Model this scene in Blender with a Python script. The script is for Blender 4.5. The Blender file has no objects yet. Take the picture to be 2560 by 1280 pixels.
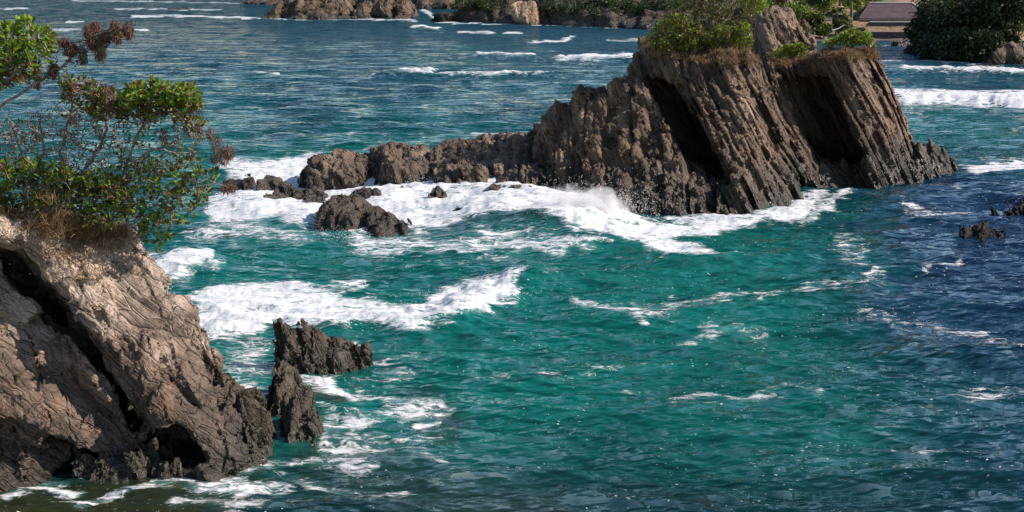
import bpy, bmesh, math, random
import numpy as np
from mathutils import Vector, Matrix
R = math.radians
rng = np.random.default_rng(7)
random.seed(7)
sc = bpy.context.scene
COL = sc.collection

# ------------------------------------------------------------------ camera, light, exposure
CAM_H, F, PITCH = 15.0, 3090.0, math.atan(720 / 3090)
cam = bpy.data.cameras.new('camera')
cam_o = bpy.data.objects.new('camera', cam); COL.objects.link(cam_o)
cam.sensor_width = 36; cam.lens = 36 * F / 2560
cam.clip_end = 20000; cam.clip_start = 0.5
cam_o.location = (0, 0, CAM_H); cam_o.rotation_euler = (math.pi / 2 - PITCH, 0, 0)
sc.camera = cam_o

SUN = np.array([0.80, 0.05, 0.60]); SUN /= np.linalg.norm(SUN)
world = bpy.data.worlds.new('World'); sc.world = world; world.use_nodes = True
wn = world.node_tree
sky = wn.nodes.new('ShaderNodeTexSky'); sky.sky_type = 'NISHITA'; sky.sun_disc = False
sky.sun_elevation = math.asin(SUN[2]); sky.sun_rotation = math.atan2(SUN[0], SUN[1])
sky.air_density = 1.0; sky.dust_density = .1; sky.ozone_density = 1.8
bg = wn.nodes['Background']; bg.inputs[1].default_value = 0.12
wn.links.new(sky.outputs[0], bg.inputs[0])
sun = bpy.data.lights.new('sun', 'SUN'); sun.energy = 5.0; sun.angle = R(0.5); sun.color = (1.0, 0.885, 0.79)
sun_o = bpy.data.objects.new('sun', sun); COL.objects.link(sun_o)
sun_o.rotation_euler = Vector(-SUN).to_track_quat('-Z', 'Y').to_euler()
sc.view_settings.view_transform = 'Standard'; sc.view_settings.look = 'None'
sc.view_settings.exposure = 0.45; sc.view_settings.gamma = 1.0; sc.view_settings.use_curve_mapping = False

# ------------------------------------------------------------------ measuring helpers (photo pixel <-> place)
cp, sp = math.cos(PITCH), math.sin(PITCH)
def ray(px, py):
    x = (px - 1280) / F; y = -(py - 640) / F
    return np.array([x, cp + y * sp, -sp + y * cp])
def V(px, py, Y):
    d = ray(px, py); d = d / d[1]
    return np.array([0, 0, CAM_H]) + d * Y
def W(px, py, z=0.0):
    d = ray(px, py)
    return np.array([0, 0, CAM_H]) + d * ((z - CAM_H) / d[2])
def B(px, py, dy=0.0, z=-1.5):
    w = W(px, py); w[1] += dy; w[2] = z
    return w
def onplane(px, py, p0, n):
    d = ray(px, py); o = np.array([0, 0, CAM_H])
    return o + d * (np.dot(p0 - o, n) / np.dot(d, n))
def project(P):
    x = P[:, 0]; y = P[:, 1]; z = P[:, 2] - CAM_H
    f = y * cp - z * sp; u = y * sp + z * cp
    f = np.maximum(f, 0.1)
    return 1280 + F * x / f, 640 - F * u / f
def norm(v):
    v = np.asarray(v, float); return v / np.linalg.norm(v)

# ------------------------------------------------------------------ noise
LAT = rng.uniform(-1, 1, (64, 64, 64)).astype(np.float32).ravel()
def vnoise(x, y, z, seed=0):
    r0 = (lambda v: round(v)) if float(seed) == int(seed) else (lambda v: v)
    x = np.asarray(x, np.float32) + r0(seed * 13.37 + 1000); y = np.asarray(y, np.float32) + r0(seed * 7.71 + 1000); z = np.asarray(z, np.float32) + r0(seed * 3.13 + 1000)
    x, y, z = np.broadcast_arrays(x, y, z)
    ix = np.floor(x).astype(np.int32); iy = np.floor(y).astype(np.int32); iz = np.floor(z).astype(np.int32)
    fx = x - ix; fy = y - iy; fz = z - iz
    fx = fx * fx * (3 - 2 * fx); fy = fy * fy * (3 - 2 * fy); fz = fz * fz * (3 - 2 * fz)
    x0 = (ix & 63) * 4096; x1 = ((ix + 1) & 63) * 4096
    y0 = (iy & 63) * 64; y1 = ((iy + 1) & 63) * 64
    z0 = iz & 63; z1 = (iz + 1) & 63
    def L(a, b, t): return a + (b - a) * t
    return L(L(L(LAT[x0 + y0 + z0], LAT[x1 + y0 + z0], fx), L(LAT[x0 + y1 + z0], LAT[x1 + y1 + z0], fx), fy),
             L(L(LAT[x0 + y0 + z1], LAT[x1 + y0 + z1], fx), L(LAT[x0 + y1 + z1], LAT[x1 + y1 + z1], fx), fy), fz)
def fbm(x, y, z, octv=4, seed=0, gain=0.5):
    s = 0; a = 1.0; f = 1.0; t = 0
    for i in range(octv):
        s = s + a * vnoise(x * f, y * f, z * f, seed + i * 3.3); t += a; a *= gain; f *= 2.03
    return s / t
def smooth(e0, e1, x):
    t = np.clip((x - e0) / (e1 - e0), 0, 1); return t * t * (3 - 2 * t)

# ------------------------------------------------------------------ object helpers
def tag(o, label=None, cat=None, group=None, kind=None):
    if label: o['label'] = label
    if cat: o['category'] = cat
    if group: o['group'] = group
    if kind: o['kind'] = kind
    return o
def thing(name, label, cat, loc, group=None):
    o = bpy.data.objects.new(name, None); COL.objects.link(o)
    o.location = Vector([float(v) for v in loc]); o.empty_display_size = 0.3
    return tag(o, label, cat, group)
def mesh_np(name, verts, faces, smoothf=False):
    """faces: (n,k) int array (k = 3 or 4)"""
    me = bpy.data.meshes.new(name)
    verts = np.ascontiguousarray(verts, np.float32); faces = np.ascontiguousarray(faces, np.int32)
    n, k = faces.shape
    me.vertices.add(len(verts)); me.vertices.foreach_set('co', verts.ravel())
    me.loops.add(n * k); me.loops.foreach_set('vertex_index', faces.ravel())
    me.polygons.add(n)
    me.polygons.foreach_set('loop_start', np.arange(0, n * k, k, dtype=np.int32))
    me.polygons.foreach_set('loop_total', np.full(n, k, np.int32))
    me.polygons.foreach_set('use_smooth', np.full(n, smoothf, bool))
    me.update(calc_edges=True)
    return me
def put(name, me, mat, parent=None, loc=None):
    """mesh in place coordinates; parented to a thing whose location is taken off the vertices"""
    if parent is not None:
        me.transform(Matrix.Translation(-parent.location))
    o = bpy.data.objects.new(name, me); COL.objects.link(o)
    if mat is not None: me.materials.append(mat)
    if parent is not None: o.parent = parent
    return o
def obj_at(name, me, mat, loc):
    me.transform(Matrix.Translation(-Vector([float(v) for v in loc])))
    o = bpy.data.objects.new(name, me); COL.objects.link(o); o.location = Vector([float(v) for v in loc])
    if mat is not None: me.materials.append(mat)
    return o
def fattr(me, name, arr):
    a = me.attributes.new(name, 'FLOAT', 'POINT'); a.data.foreach_set('value', np.ascontiguousarray(arr, np.float32))
def cattr(me, name, arr):
    a = me.attributes.new(name, 'FLOAT_VECTOR', 'POINT'); a.data.foreach_set('vector', np.ascontiguousarray(arr, np.float32).ravel())

# ------------------------------------------------------------------ node helpers
class NT:
    def __init__(s, name):
        s.m = bpy.data.materials.new(name); s.m.use_nodes = True
        s.t = s.m.node_tree; s.b = s.t.nodes['Principled BSDF']; s.out = s.t.nodes['Material Output']
    def n(s, typ, **kw):
        nd = s.t.nodes.new(typ)
        for k, v in kw.items(): setattr(nd, k, v)
        return nd
    def set(s, sock, v):
        if hasattr(v, 'is_linked') or hasattr(v, 'links'): s.t.links.new(v, sock)
        else: sock.default_value = v
    def math(s, op, a, b=0.0, c=None, clamp=False):
        nd = s.n('ShaderNodeMath', operation=op, use_clamp=clamp)
        s.set(nd.inputs[0], a); s.set(nd.inputs[1], b)
        if c is not None: s.set(nd.inputs[2], c)
        return nd.outputs[0]
    def vm(s, op, a, b=(0, 0, 0)):
        nd = s.n('ShaderNodeVectorMath', operation=op)
        s.set(nd.inputs[0], a); s.set(nd.inputs[1], b)
        return nd.outputs['Value'] if op == 'DOT_PRODUCT' else nd.outputs[0]
    def xyz(s, x, y, z):
        nd = s.n('ShaderNodeCombineXYZ')
        for i, v in enumerate((x, y, z)): s.set(nd.inputs[i], v)
        return nd.outputs[0]
    def noise(s, vec, scale=1.0, detail=4, rough=0.5, dist=0.0, out='Fac'):
        nd = s.n('ShaderNodeTexNoise')
        s.set(nd.inputs['Vector'], vec); nd.inputs['Scale'].default_value = scale
        nd.inputs['Detail'].default_value = detail; nd.inputs['Roughness'].default_value = rough
        nd.inputs['Distortion'].default_value = dist
        return nd.outputs[out]
    def vor(s, vec, scale=1.0, feature='DISTANCE_TO_EDGE'):
        nd = s.n('ShaderNodeTexVoronoi', feature=feature)
        s.set(nd.inputs['Vector'], vec); nd.inputs['Scale'].default_value = scale
        return nd.outputs['Distance']
    def ramp(s, fac, stops):
        nd = s.n('ShaderNodeValToRGB'); s.set(nd.inputs[0], fac)
        el = nd.color_ramp.elements
        while len(el) < len(stops): el.new(0.5)
        for e, (p, c) in zip(el, stops):
            e.position = p; e.color = (c[0], c[1], c[2], 1) if not isinstance(c, (int, float)) else (c, c, c, 1)
        return nd.outputs[0]
    def mix(s, f, a, b, mode='MIX'):
        nd = s.n('ShaderNodeMix', data_type='RGBA', blend_type=mode)
        s.set(nd.inputs[0], f)
        s.set(nd.inputs[6], a if not isinstance(a, tuple) else (*a[:3], 1)); s.set(nd.inputs[7], b if not isinstance(b, tuple) else (*b[:3], 1))
        return nd.outputs[2]
    def waves(s, P, lam, ang, dist, dsc, off):
        ca, sa = math.cos(ang), math.sin(ang)
        u = s.vm('DOT_PRODUCT', P, (ca, sa, 0)); v = s.vm('DOT_PRODUCT', P, (-sa, ca, 0))
        nd = s.n('ShaderNodeTexWave', wave_type='BANDS', bands_direction='Y', wave_profile='SIN')
        s.set(nd.inputs['Vector'], s.xyz(s.math('MULTIPLY', u, .55), v, off))
        nd.inputs['Scale'].default_value = .314 / lam; nd.inputs['Distortion'].default_value = dist
        nd.inputs['Detail'].default_value = 3; nd.inputs['Detail Scale'].default_value = dsc; nd.inputs['Detail Roughness'].default_value = .6
        return nd.outputs['Fac']
    def mr(s, v, a, b, c=0.0, d=1.0, smoothstep=False):
        nd = s.n('ShaderNodeMapRange'); nd.clamp = True
        if smoothstep: nd.interpolation_type = 'SMOOTHSTEP'
        s.set(nd.inputs[0], v)
        for i, q in enumerate((a, b, c, d)): s.set(nd.inputs[i + 1], q)
        return nd.outputs[0]
    def bump(s, h, strength, dist, nrm=None):
        nd = s.n('ShaderNodeBump'); s.set(nd.inputs['Height'], h)
        s.set(nd.inputs['Strength'], strength); s.set(nd.inputs['Distance'], dist)
        if nrm is not None: s.t.links.new(nrm, nd.inputs['Normal'])
        return nd.outputs[0]
    def pos(s): return s.n('ShaderNodeNewGeometry').outputs['Position']

def frame(n):
    n = norm(n); h = norm(np.cross(n, (0, 0, 1)))          # strike: horizontal along the bed
    d = norm(np.cross(h, n))                                # dip direction, lies in the bed
    return n, d, h

def rock_mat(name, n, cols, streak=1.0, blotch=0.5, wet=1.0, wet_cols=((0.018, 0.015, 0.011), (0.075, 0.06, 0.04)), top_col=None, top_z=(6, 8), scale=1.0, specks=0.5, facet=1.0):
    m = NT(name); n, d, h = frame(n); P = m.pos()
    dot = lambda v: m.vm('DOT_PRODUCT', P, tuple(float(q) for q in v))
    wob = m.noise(P, 0.45 / scale, 3)
    a = m.math('ADD', dot(n), m.math('MULTIPLY', wob, 0.55 * scale)); b = dot(d); c = dot(h)
    S = lambda x, y: m.xyz(m.math('MULTIPLY', a, x / scale), m.math('MULTIPLY', b, y / scale), m.math('MULTIPLY', c, y * 1.3 / scale))
    band = m.noise(S(1.6, 0.12), 1.0, 5, 0.65)
    col = m.ramp(band, [(0.30, cols[0]), (0.44, cols[1]), (0.56, cols[2]), (0.72, cols[3])])
    bl = m.noise(P, 0.8 / scale, 6, 0.62, 0.6)
    col = m.mix(m.mr(bl, 0.50, 0.66, 0, blotch), col, cols[4])
    bl2 = m.noise(m.vm('ADD', P, (31., 17., 5.)), 1.7 / scale, 6, 0.65, 0.3)
    col = m.mix(m.mr(bl2, 0.55, 0.72, 0, blotch), col, cols[5])
    fine = m.noise(S(11, 1.4), 1.0, 5, 0.7)
    grain = m.noise(P, 14 / scale, 6, 0.7)
    k = m.math('ADD', m.mr(fine, 0.3, 0.7, 1 - 0.45 * streak, 1 + 0.35 * streak), m.mr(grain, 0.3, 0.7, -0.28, 0.28))
    col = m.mix(1.0, col, m.xyz(k, k, k), 'MULTIPLY')
    col = m.mix(1.0, col, (1.10, .98, .86), 'MULTIPLY')
    z = m.n('ShaderNodeSeparateXYZ'); m.set(z.inputs[0], P)
    zz = m.math('ADD', z.outputs[2], m.mr(m.noise(P, 0.7 / scale, 4), 0.3, 0.7, -0.9, 0.9))
    if top_col:
        col = m.mix(m.mr(m.math('ADD', zz, m.mr(bl, 0.3, 0.7, -2.2, 2.2)), top_z[0], top_z[1], 0, 0.75), col, m.mix(bl2, top_col, tuple(q * 0.7 for q in top_col)))
    wf = m.mr(zz, 0.35 * wet, 1.9 * wet, 1, 0) if wet else 0.0
    wc = m.mix(m.mr(m.math('ADD', fine, grain), 0.8, 1.25), wet_cols[0], wet_cols[1])
    col = m.mix(wf, col, wc)
    sp_ = m.noise(P, 22 / scale, 3, 0.8)
    if wet and specks:
        col = m.mix(m.math('MULTIPLY', m.mr(sp_, 0.60, 0.68, 0, specks), m.mr(zz, 0.2, 2.6 * wet, 1, 0)), col, (0.36, 0.32, 0.25))
    m.set(m.b.inputs['Base Color'], col)
    m.set(m.b.inputs['Roughness'], m.mr(wf, 0, 1, 0.72, 0.38) if wet else 0.85)
    m.b.inputs['Specular IOR Level'].default_value = 0.35
    hgt = m.math('ADD', m.math('MULTIPLY', fine, 0.7), m.math('ADD', m.math('MULTIPLY', grain, 0.35), m.math('MULTIPLY', m.noise(S(4, 0.6), 1.0, 4, 0.6), 1.2)))
    # fractured faces: angular chips lying along the beds, each broken at its own slight angle, with open joints between
    warp = m.vm('MULTIPLY', m.vm('SUBTRACT', m.noise(P, 1.6 / scale, 3, out='Color'), (.5, .5, .5)), (.5, .5, .5))
    tilt = None; cr = None
    for fx, fy, am in ((1.7, .26, .85), (4.6, .75, .70), (11, 2.2, .4)):
        co = m.vm('ADD', m.vm('MULTIPLY', S(fx, fy), (1, 1, 2.4)), warp)
        vc = m.n('ShaderNodeTexVoronoi', feature='F1'); m.set(vc.inputs['Vector'], co); vc.inputs['Scale'].default_value = 1.0
        t = m.vm('MULTIPLY', m.vm('SUBTRACT', vc.outputs['Color'], (.5, .5, .5)), (am, am, am))
        tilt = t if tilt is None else m.vm('ADD', tilt, t)
        if fx < 5:
            e = m.mr(m.vor(co), 0, .055, 1, 0); cr = e if cr is None else m.math('MAXIMUM', cr, m.math('MULTIPLY', e, .7))
    gn = m.n('ShaderNodeNewGeometry').outputs['Normal']
    fn = m.vm('NORMALIZE', m.vm('ADD', gn, m.vm('MULTIPLY', tilt, (facet, facet, facet))))
    hgt = m.math('SUBTRACT', hgt, m.math('MULTIPLY', cr, .6))
    m.set(m.b.inputs['Normal'], m.bump(hgt, 0.9, 0.13 * scale, fn))
    return m.m

def simple_mat(name, c1, c2, scale=3.0, rough=0.8, transl=0.0, bump=0.0, contrast=(0.35, 0.65), stretch=(1, 1, 1)):
    m = NT(name); P = m.vm('MULTIPLY', m.pos(), stretch)
    nz = m.noise(P, scale, 5, 0.6)
    m.set(m.b.inputs['Base Color'], m.mix(m.mr(nz, *contrast), c1, c2)); m.b.inputs['Roughness'].default_value = rough
    m.b.inputs['Specular IOR Level'].default_value = 0.3
    if bump: m.set(m.b.inputs['Normal'], m.bump(nz, 0.8, bump))
    return m.m
def leaf_mat(name, c1, c2, transl=0.35, rough=0.45):
    m = NT(name)
    r = m.n('ShaderNodeObjectInfo').outputs['Random']; g = m.n('ShaderNodeNewGeometry').outputs['Random Per Island']
    f = m.math('FRACT', m.math('ADD', r, g))
    col = m.mix(f, c1, c2)
    m.set(m.b.inputs['Base Color'], col); m.b.inputs['Roughness'].default_value = rough; m.b.inputs['Specular IOR Level'].default_value = 0.3
    tr = m.n('ShaderNodeBsdfTranslucent'); m.set(tr.inputs[0], col)
    mx = m.n('ShaderNodeMixShader'); mx.inputs[0].default_value = transl
    m.t.links.new(m.b.outputs[0], mx.inputs[1]); m.t.links.new(tr.outputs[0], mx.inputs[2]); m.t.links.new(mx.outputs[0], m.out.inputs[0])
    return m.m

# ------------------------------------------------------------------ implicit rock builder
def hull(points):
    bm = bmesh.new()
    for p in points: bm.verts.new([float(q) for q in p])
    r = bmesh.ops.convex_hull(bm, input=bm.verts)
    bmesh.ops.recalc_face_normals(bm, faces=bm.faces)
    c = np.mean(points, axis=0); pl = []
    for f in bm.faces:
        n = np.array(f.normal); 
        if np.linalg.norm(n) < 0.5: continue
        q = np.array(f.verts[0].co)
        if np.dot(n, q - c) < 0: n = -n
        pl.append((n, np.dot(n, q)))
    bm.free()
    u = {}
    for n, dd in pl: u[tuple(np.round(np.append(n, dd), 2))] = (n, dd)
    pl = list(u.values())
    def f(X, Y, Z):
        s = None
        for n, dd in pl:
            e = np.float32(n[0]) * X + np.float32(n[1]) * Y + np.float32(n[2]) * Z - np.float32(dd)
            s = e if s is None else np.maximum(s, e)
        return s
    return f
def slab(poly_px, p0, n, thick):
    n = norm(n); _, t1, t2 = frame(n)
    P = np.array([onplane(x, y, p0, n) for x, y in poly_px])
    q = np.stack([(P - p0) @ t1, (P - p0) @ t2], 1)
    def f(X, Y, Z):
        dx, dy, dz = X - p0[0], Y - p0[1], Z - p0[2]
        a = dx * n[0] + dy * n[1] + dz * n[2]
        u = dx * t1[0] + dy * t1[1] + dz * t1[2]; v = dx * t2[0] + dy * t2[1] + dz * t2[2]
        d2 = polysdf(u, v, q)
        return np.maximum(np.maximum(a, -a - thick), d2).astype(np.float32)
    return f
def polysdf(u, v, q):
    best = None; ins = None
    N = len(q)
    for i in range(N):
        a = q[i]; b = q[(i + 1) % N]; e = b - a
        wu, wv = u - a[0], v - a[1]
        t = np.clip((wu * e[0] + wv * e[1]) / max(e @ e, 1e-9), 0, 1)
        d = (wu - t * e[0]) ** 2 + (wv - t * e[1]) ** 2
        best = d if best is None else np.minimum(best, d)
        if abs(e[1]) > 1e-9:
            cr = ((a[1] > v) != (b[1] > v)) & (u < e[0] * (v - a[1]) / e[1] + a[0])
            ins = cr if ins is None else ins ^ cr
    return np.sqrt(best) * np.where(ins, -1, 1)

def strata(X, Y, Z, n, seed, s=1.0, amp=1.0, jag=1.0, blocks=.45, layers=((1.3, .55, .10), (.45, .30, .25), (.17, .13, .6))):
    n, d, h = frame(n)
    w = vnoise(X * .22 / s, Y * .22 / s, Z * .22 / s, seed)
    a = (X * n[0] + Y * n[1] + Z * n[2]) / s + .5 * w
    b = (X * d[0] + Y * d[1] + Z * d[2]) / s; c = (X * h[0] + Y * h[1] + Z * h[2]) / s
    off = 0
    for i, (th, am, ls) in enumerate(layers):
        L = a / th + .45 * vnoise(a / th * .37, a * 0, a * 0, seed + 2 + i); k = np.floor(L)
        e = np.abs(L - k - .5) * 2                       # a thin recessed joint between two beds
        v = vnoise(k * 5.17, b * ls * .6, c * ls * 2.2, seed + 11 * i)
        v = np.round(v * 4.5) / 4.5 * .85 + v * .15       # beds break off in ledges
        off = off + am * (v * .75 - .45 * smooth(.80, 1, e))
        if i < 3 and blocks:                               # beds snapped into blocks across the dip
            wv = .6 * vnoise(b * .35 / th, c * .35 / th, k, seed + 60)
            kb = np.floor(b / (th * 4.2) + k * .37 + wv); kc = np.floor(c / (th * 2.6) + k * .61 + wv)
            off = off + am * blocks * vnoise(k, kb, kc, seed * 0 + int(seed) * 3 + i)
        if i < 2:                                          # open cracks running down the beds
            q = vnoise(b * ls * 1.3, c * ls * 5, k * .7, seed + 40 + i)
            off = off - am * .5 * smooth(.07, .0, np.abs(q))
    off = off + .30 * jag * vnoise(X * .5 / s, Y * .5 / s, Z * .5 / s, seed + 5)
    off = off + .15 * jag * vnoise(X * 1.3 / s, Y * 1.3 / s, Z * 1.3 / s, seed + 6) + .07 * jag * vnoise(X * 3.3 / s, Y * 3.3 / s, Z * 3.3 / s, seed + 8)
    return off * amp * s

def build_rock(prims, n, lo, hi, vox, seed=0, s=1.0, amp=1.0, jag=1.0, k=0.0, band=None, cuts=(), layers=None, extra=None, grow=0.0, blocks=.45):
    lo = np.array(lo, float); hi = np.array(hi, float)
    dims = np.maximum(((hi - lo) / vox).astype(int), 4) + 1
    xs, ys, zs = [(lo[i] + np.arange(dims[i]) * vox).astype(np.float32) for i in range(3)]
    X, Y, Z = xs[:, None, None], ys[None, :, None], zs[None, None, :]
    q_ = 3                                               # solid outline on a coarser grid first
    cd = (dims - 1) // q_ + 2
    fx, fy, fz = X, Y, Z
    cx, cy, cz = [(lo[i] + np.arange(cd[i]) * vox * q_).astype(np.float32) for i in range(3)]
    X, Y, Z = cx[:, None, None], cy[None, :, None], cz[None, None, :]
    Fd = None
    for p in prims:
        e = p(X, Y, Z)
        if Fd is None: Fd = e
        elif k > 0:
            hh = np.clip(.5 + .5 * (Fd - e) / k, 0, 1); Fd = Fd * (1 - hh) + e * hh - k * hh * (1 - hh)
        else: Fd = np.minimum(Fd, e)
    Fd = Fd - grow
    for p in cuts: Fd = np.maximum(Fd, -p(X, Y, Z))
    Fd = np.broadcast_to(Fd, cd).astype(np.float32)
    for ax in range(3):
        t = np.arange(dims[ax]) / q_; i0 = np.floor(t).astype(int); w = (t - i0).astype(np.float32)
        sh = [1, 1, 1]; sh[ax] = -1; w = w.reshape(sh)
        Fd = np.take(Fd, i0, ax) * (1 - w) + np.take(Fd, i0 + 1, ax) * w
    Fd = Fd.astype(np.float32)
    bw = band or 1.6 * amp * s
    m = np.abs(Fd) < bw
    idx = np.nonzero(m)
    kw = dict(layers=layers) if layers else {}
    kw['blocks'] = blocks
    o = strata(xs[idx[0]], ys[idx[1]], zs[idx[2]], n, seed, s, amp, jag, **kw)
    if extra is not None: o = o + extra(xs[idx[0]], ys[idx[1]], zs[idx[2]])
    Fd[m] -= o * smooth(bw, bw * .6, np.abs(Fd[m]))
    Fd[0] = Fd[-1] = 1; Fd[:, 0] = Fd[:, -1] = 1; Fd[:, :, 0] = 1; Fd[:, :, -1] = 1
    return nets(Fd, lo, vox)

def nets(Fd, lo, vox):
    S = Fd < 0
    nx, ny, nz = Fd.shape
    cnt = np.zeros((nx - 1, ny - 1, nz - 1), np.int8)
    for i in (0, 1):
        for j in (0, 1):
            for k in (0, 1): cnt += S[i:nx - 1 + i, j:ny - 1 + j, k:nz - 1 + k]
    act = (cnt > 0) & (cnt < 8)
    ci = np.array(np.nonzero(act)); N = ci.shape[1]
    vid = np.full(act.shape, -1, np.int32); vid[act] = np.arange(N)
    acc = np.zeros((N, 3), np.float32); c = np.zeros(N, np.float32)
    corner = {}
    for i in (0, 1):
        for j in (0, 1):
            for k in (0, 1): corner[i, j, k] = Fd[ci[0] + i, ci[1] + j, ci[2] + k]
    for ax in range(3):
        for u in (0, 1):
            for v in (0, 1):
                p = [u, v]; p.insert(ax, 0); q = list(p); q[ax] = 1
                f0 = corner[tuple(p)]; f1 = corner[tuple(q)]
                cr = (f0 < 0) != (f1 < 0)
                t = np.where(cr, f0 / np.where(cr, f0 - f1, 1), 0)
                for a2 in range(3):
                    acc[:, a2] += np.where(cr, t if a2 == ax else p[a2], 0)
                c += cr
    vs = (ci.T + acc / c[:, None]) * vox + lo
    faces = []
    for ax in range(3):
        sl0 = [slice(1, -1)] * 3; sl1 = [slice(1, -1)] * 3
        sl0[ax] = slice(0, Fd.shape[ax] - 1); sl1[ax] = slice(1, Fd.shape[ax])
        a0 = S[tuple(sl0)]; a1 = S[tuple(sl1)]
        e = np.array(np.nonzero(a0 != a1))
        flip = a0[tuple(e)]
        g = e.copy()
        o1, o2 = [q for q in range(3) if q != ax]
        g[o1] += 1; g[o2] += 1
        def cell(d1, d2):
            h = g.copy(); h[o1] -= d1; h[o2] -= d2
            return vid[h[0], h[1], h[2]]
        q = np.stack([cell(0, 0), cell(1, 0), cell(1, 1), cell(0, 1)], 1)
        if ax == 1: q = q[:, ::-1]
        q[~flip] = q[~flip][:, ::-1]
        faces.append(q)
    fc = np.concatenate(faces); fc = fc[(fc >= 0).all(1)]
    lab = np.arange(len(vs))                              # keep the one main body
    for it in range(400):
        m = lab[fc].min(1); new = lab.copy()
        for j in range(4): np.minimum.at(new, fc[:, j], m)
        new = new[new]
        if (new == lab).all(): break
        lab = new
    big = np.bincount(lab).argmax(); keep = lab == big
    fc = fc[keep[fc[:, 0]]]
    c = vs[fc].mean(1); nn = np.cross(vs[fc[:, 2]] - vs[fc[:, 0]], vs[fc[:, 3]] - vs[fc[:, 1]]); nn /= np.linalg.norm(nn, axis=1, keepdims=True) + 1e-9
    tc = np.array([0, 0, CAM_H]) - c; tc /= np.linalg.norm(tc, axis=1, keepdims=True)
    fc = fc[((nn * tc).sum(1) > -.55) & (c[:, 2] > -.75)]   # the far side and the foot under water are never seen
    used = np.zeros(len(vs), bool); used[fc.ravel()] = True; idm = np.cumsum(used) - 1
    return vs[used], idm[fc]

def rock_mesh(name, *a, smoothf=False, **k):
    vs, fc = build_rock(*a, **k)
    return mesh_np(name, vs, fc, smoothf)
def bounds(pts, pad):
    p = np.array(pts); return p.min(0) - pad, p.max(0) + pad
def rock_from(name, hulls, n, vox, mat, label=None, cat='rock', parent=None, seed=0, pad=1.0, group=None, zmin=-1.3, **k):
    allp = [p for h in hulls for p in h]
    lo, hi = bounds(allp, pad); lo[2] = max(lo[2], zmin)
    me = rock_mesh(name, [hull(h) for h in hulls], n, lo, hi, vox, seed=seed, **k)
    if parent is not None: return put(name, me, mat, parent)
    c = np.mean(allp, axis=0); c[2] = 0
    o = obj_at(name, me, mat, c)
    return tag(o, label, cat, group)
# ================================================================== SEA
def seg_d(px, py, pts, ys=2.0):
    """distance in photo pixels to a drawn line on the water (vertical axis stretched: grazing view)"""
    best = np.full(px.shape, 1e9, np.float32)
    pts = np.array(pts, float)
    for a, b in zip(pts[:-1], pts[1:]):
        e = (b - a) * (1, ys); wu = px - a[0]; wv = (py - a[1]) * ys
        t = np.clip((wu * e[0] + wv * e[1]) / max(e @ e, 1e-6), 0, 1)
        best = np.minimum(best, np.hypot(wu - t * e[0], wv - t * e[1]))
    return best
def poly_d(px, py, pts, ys=2.0):
    q = np.array(pts, float) * (1, ys)
    return polysdf(px, py * ys, q)

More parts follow.
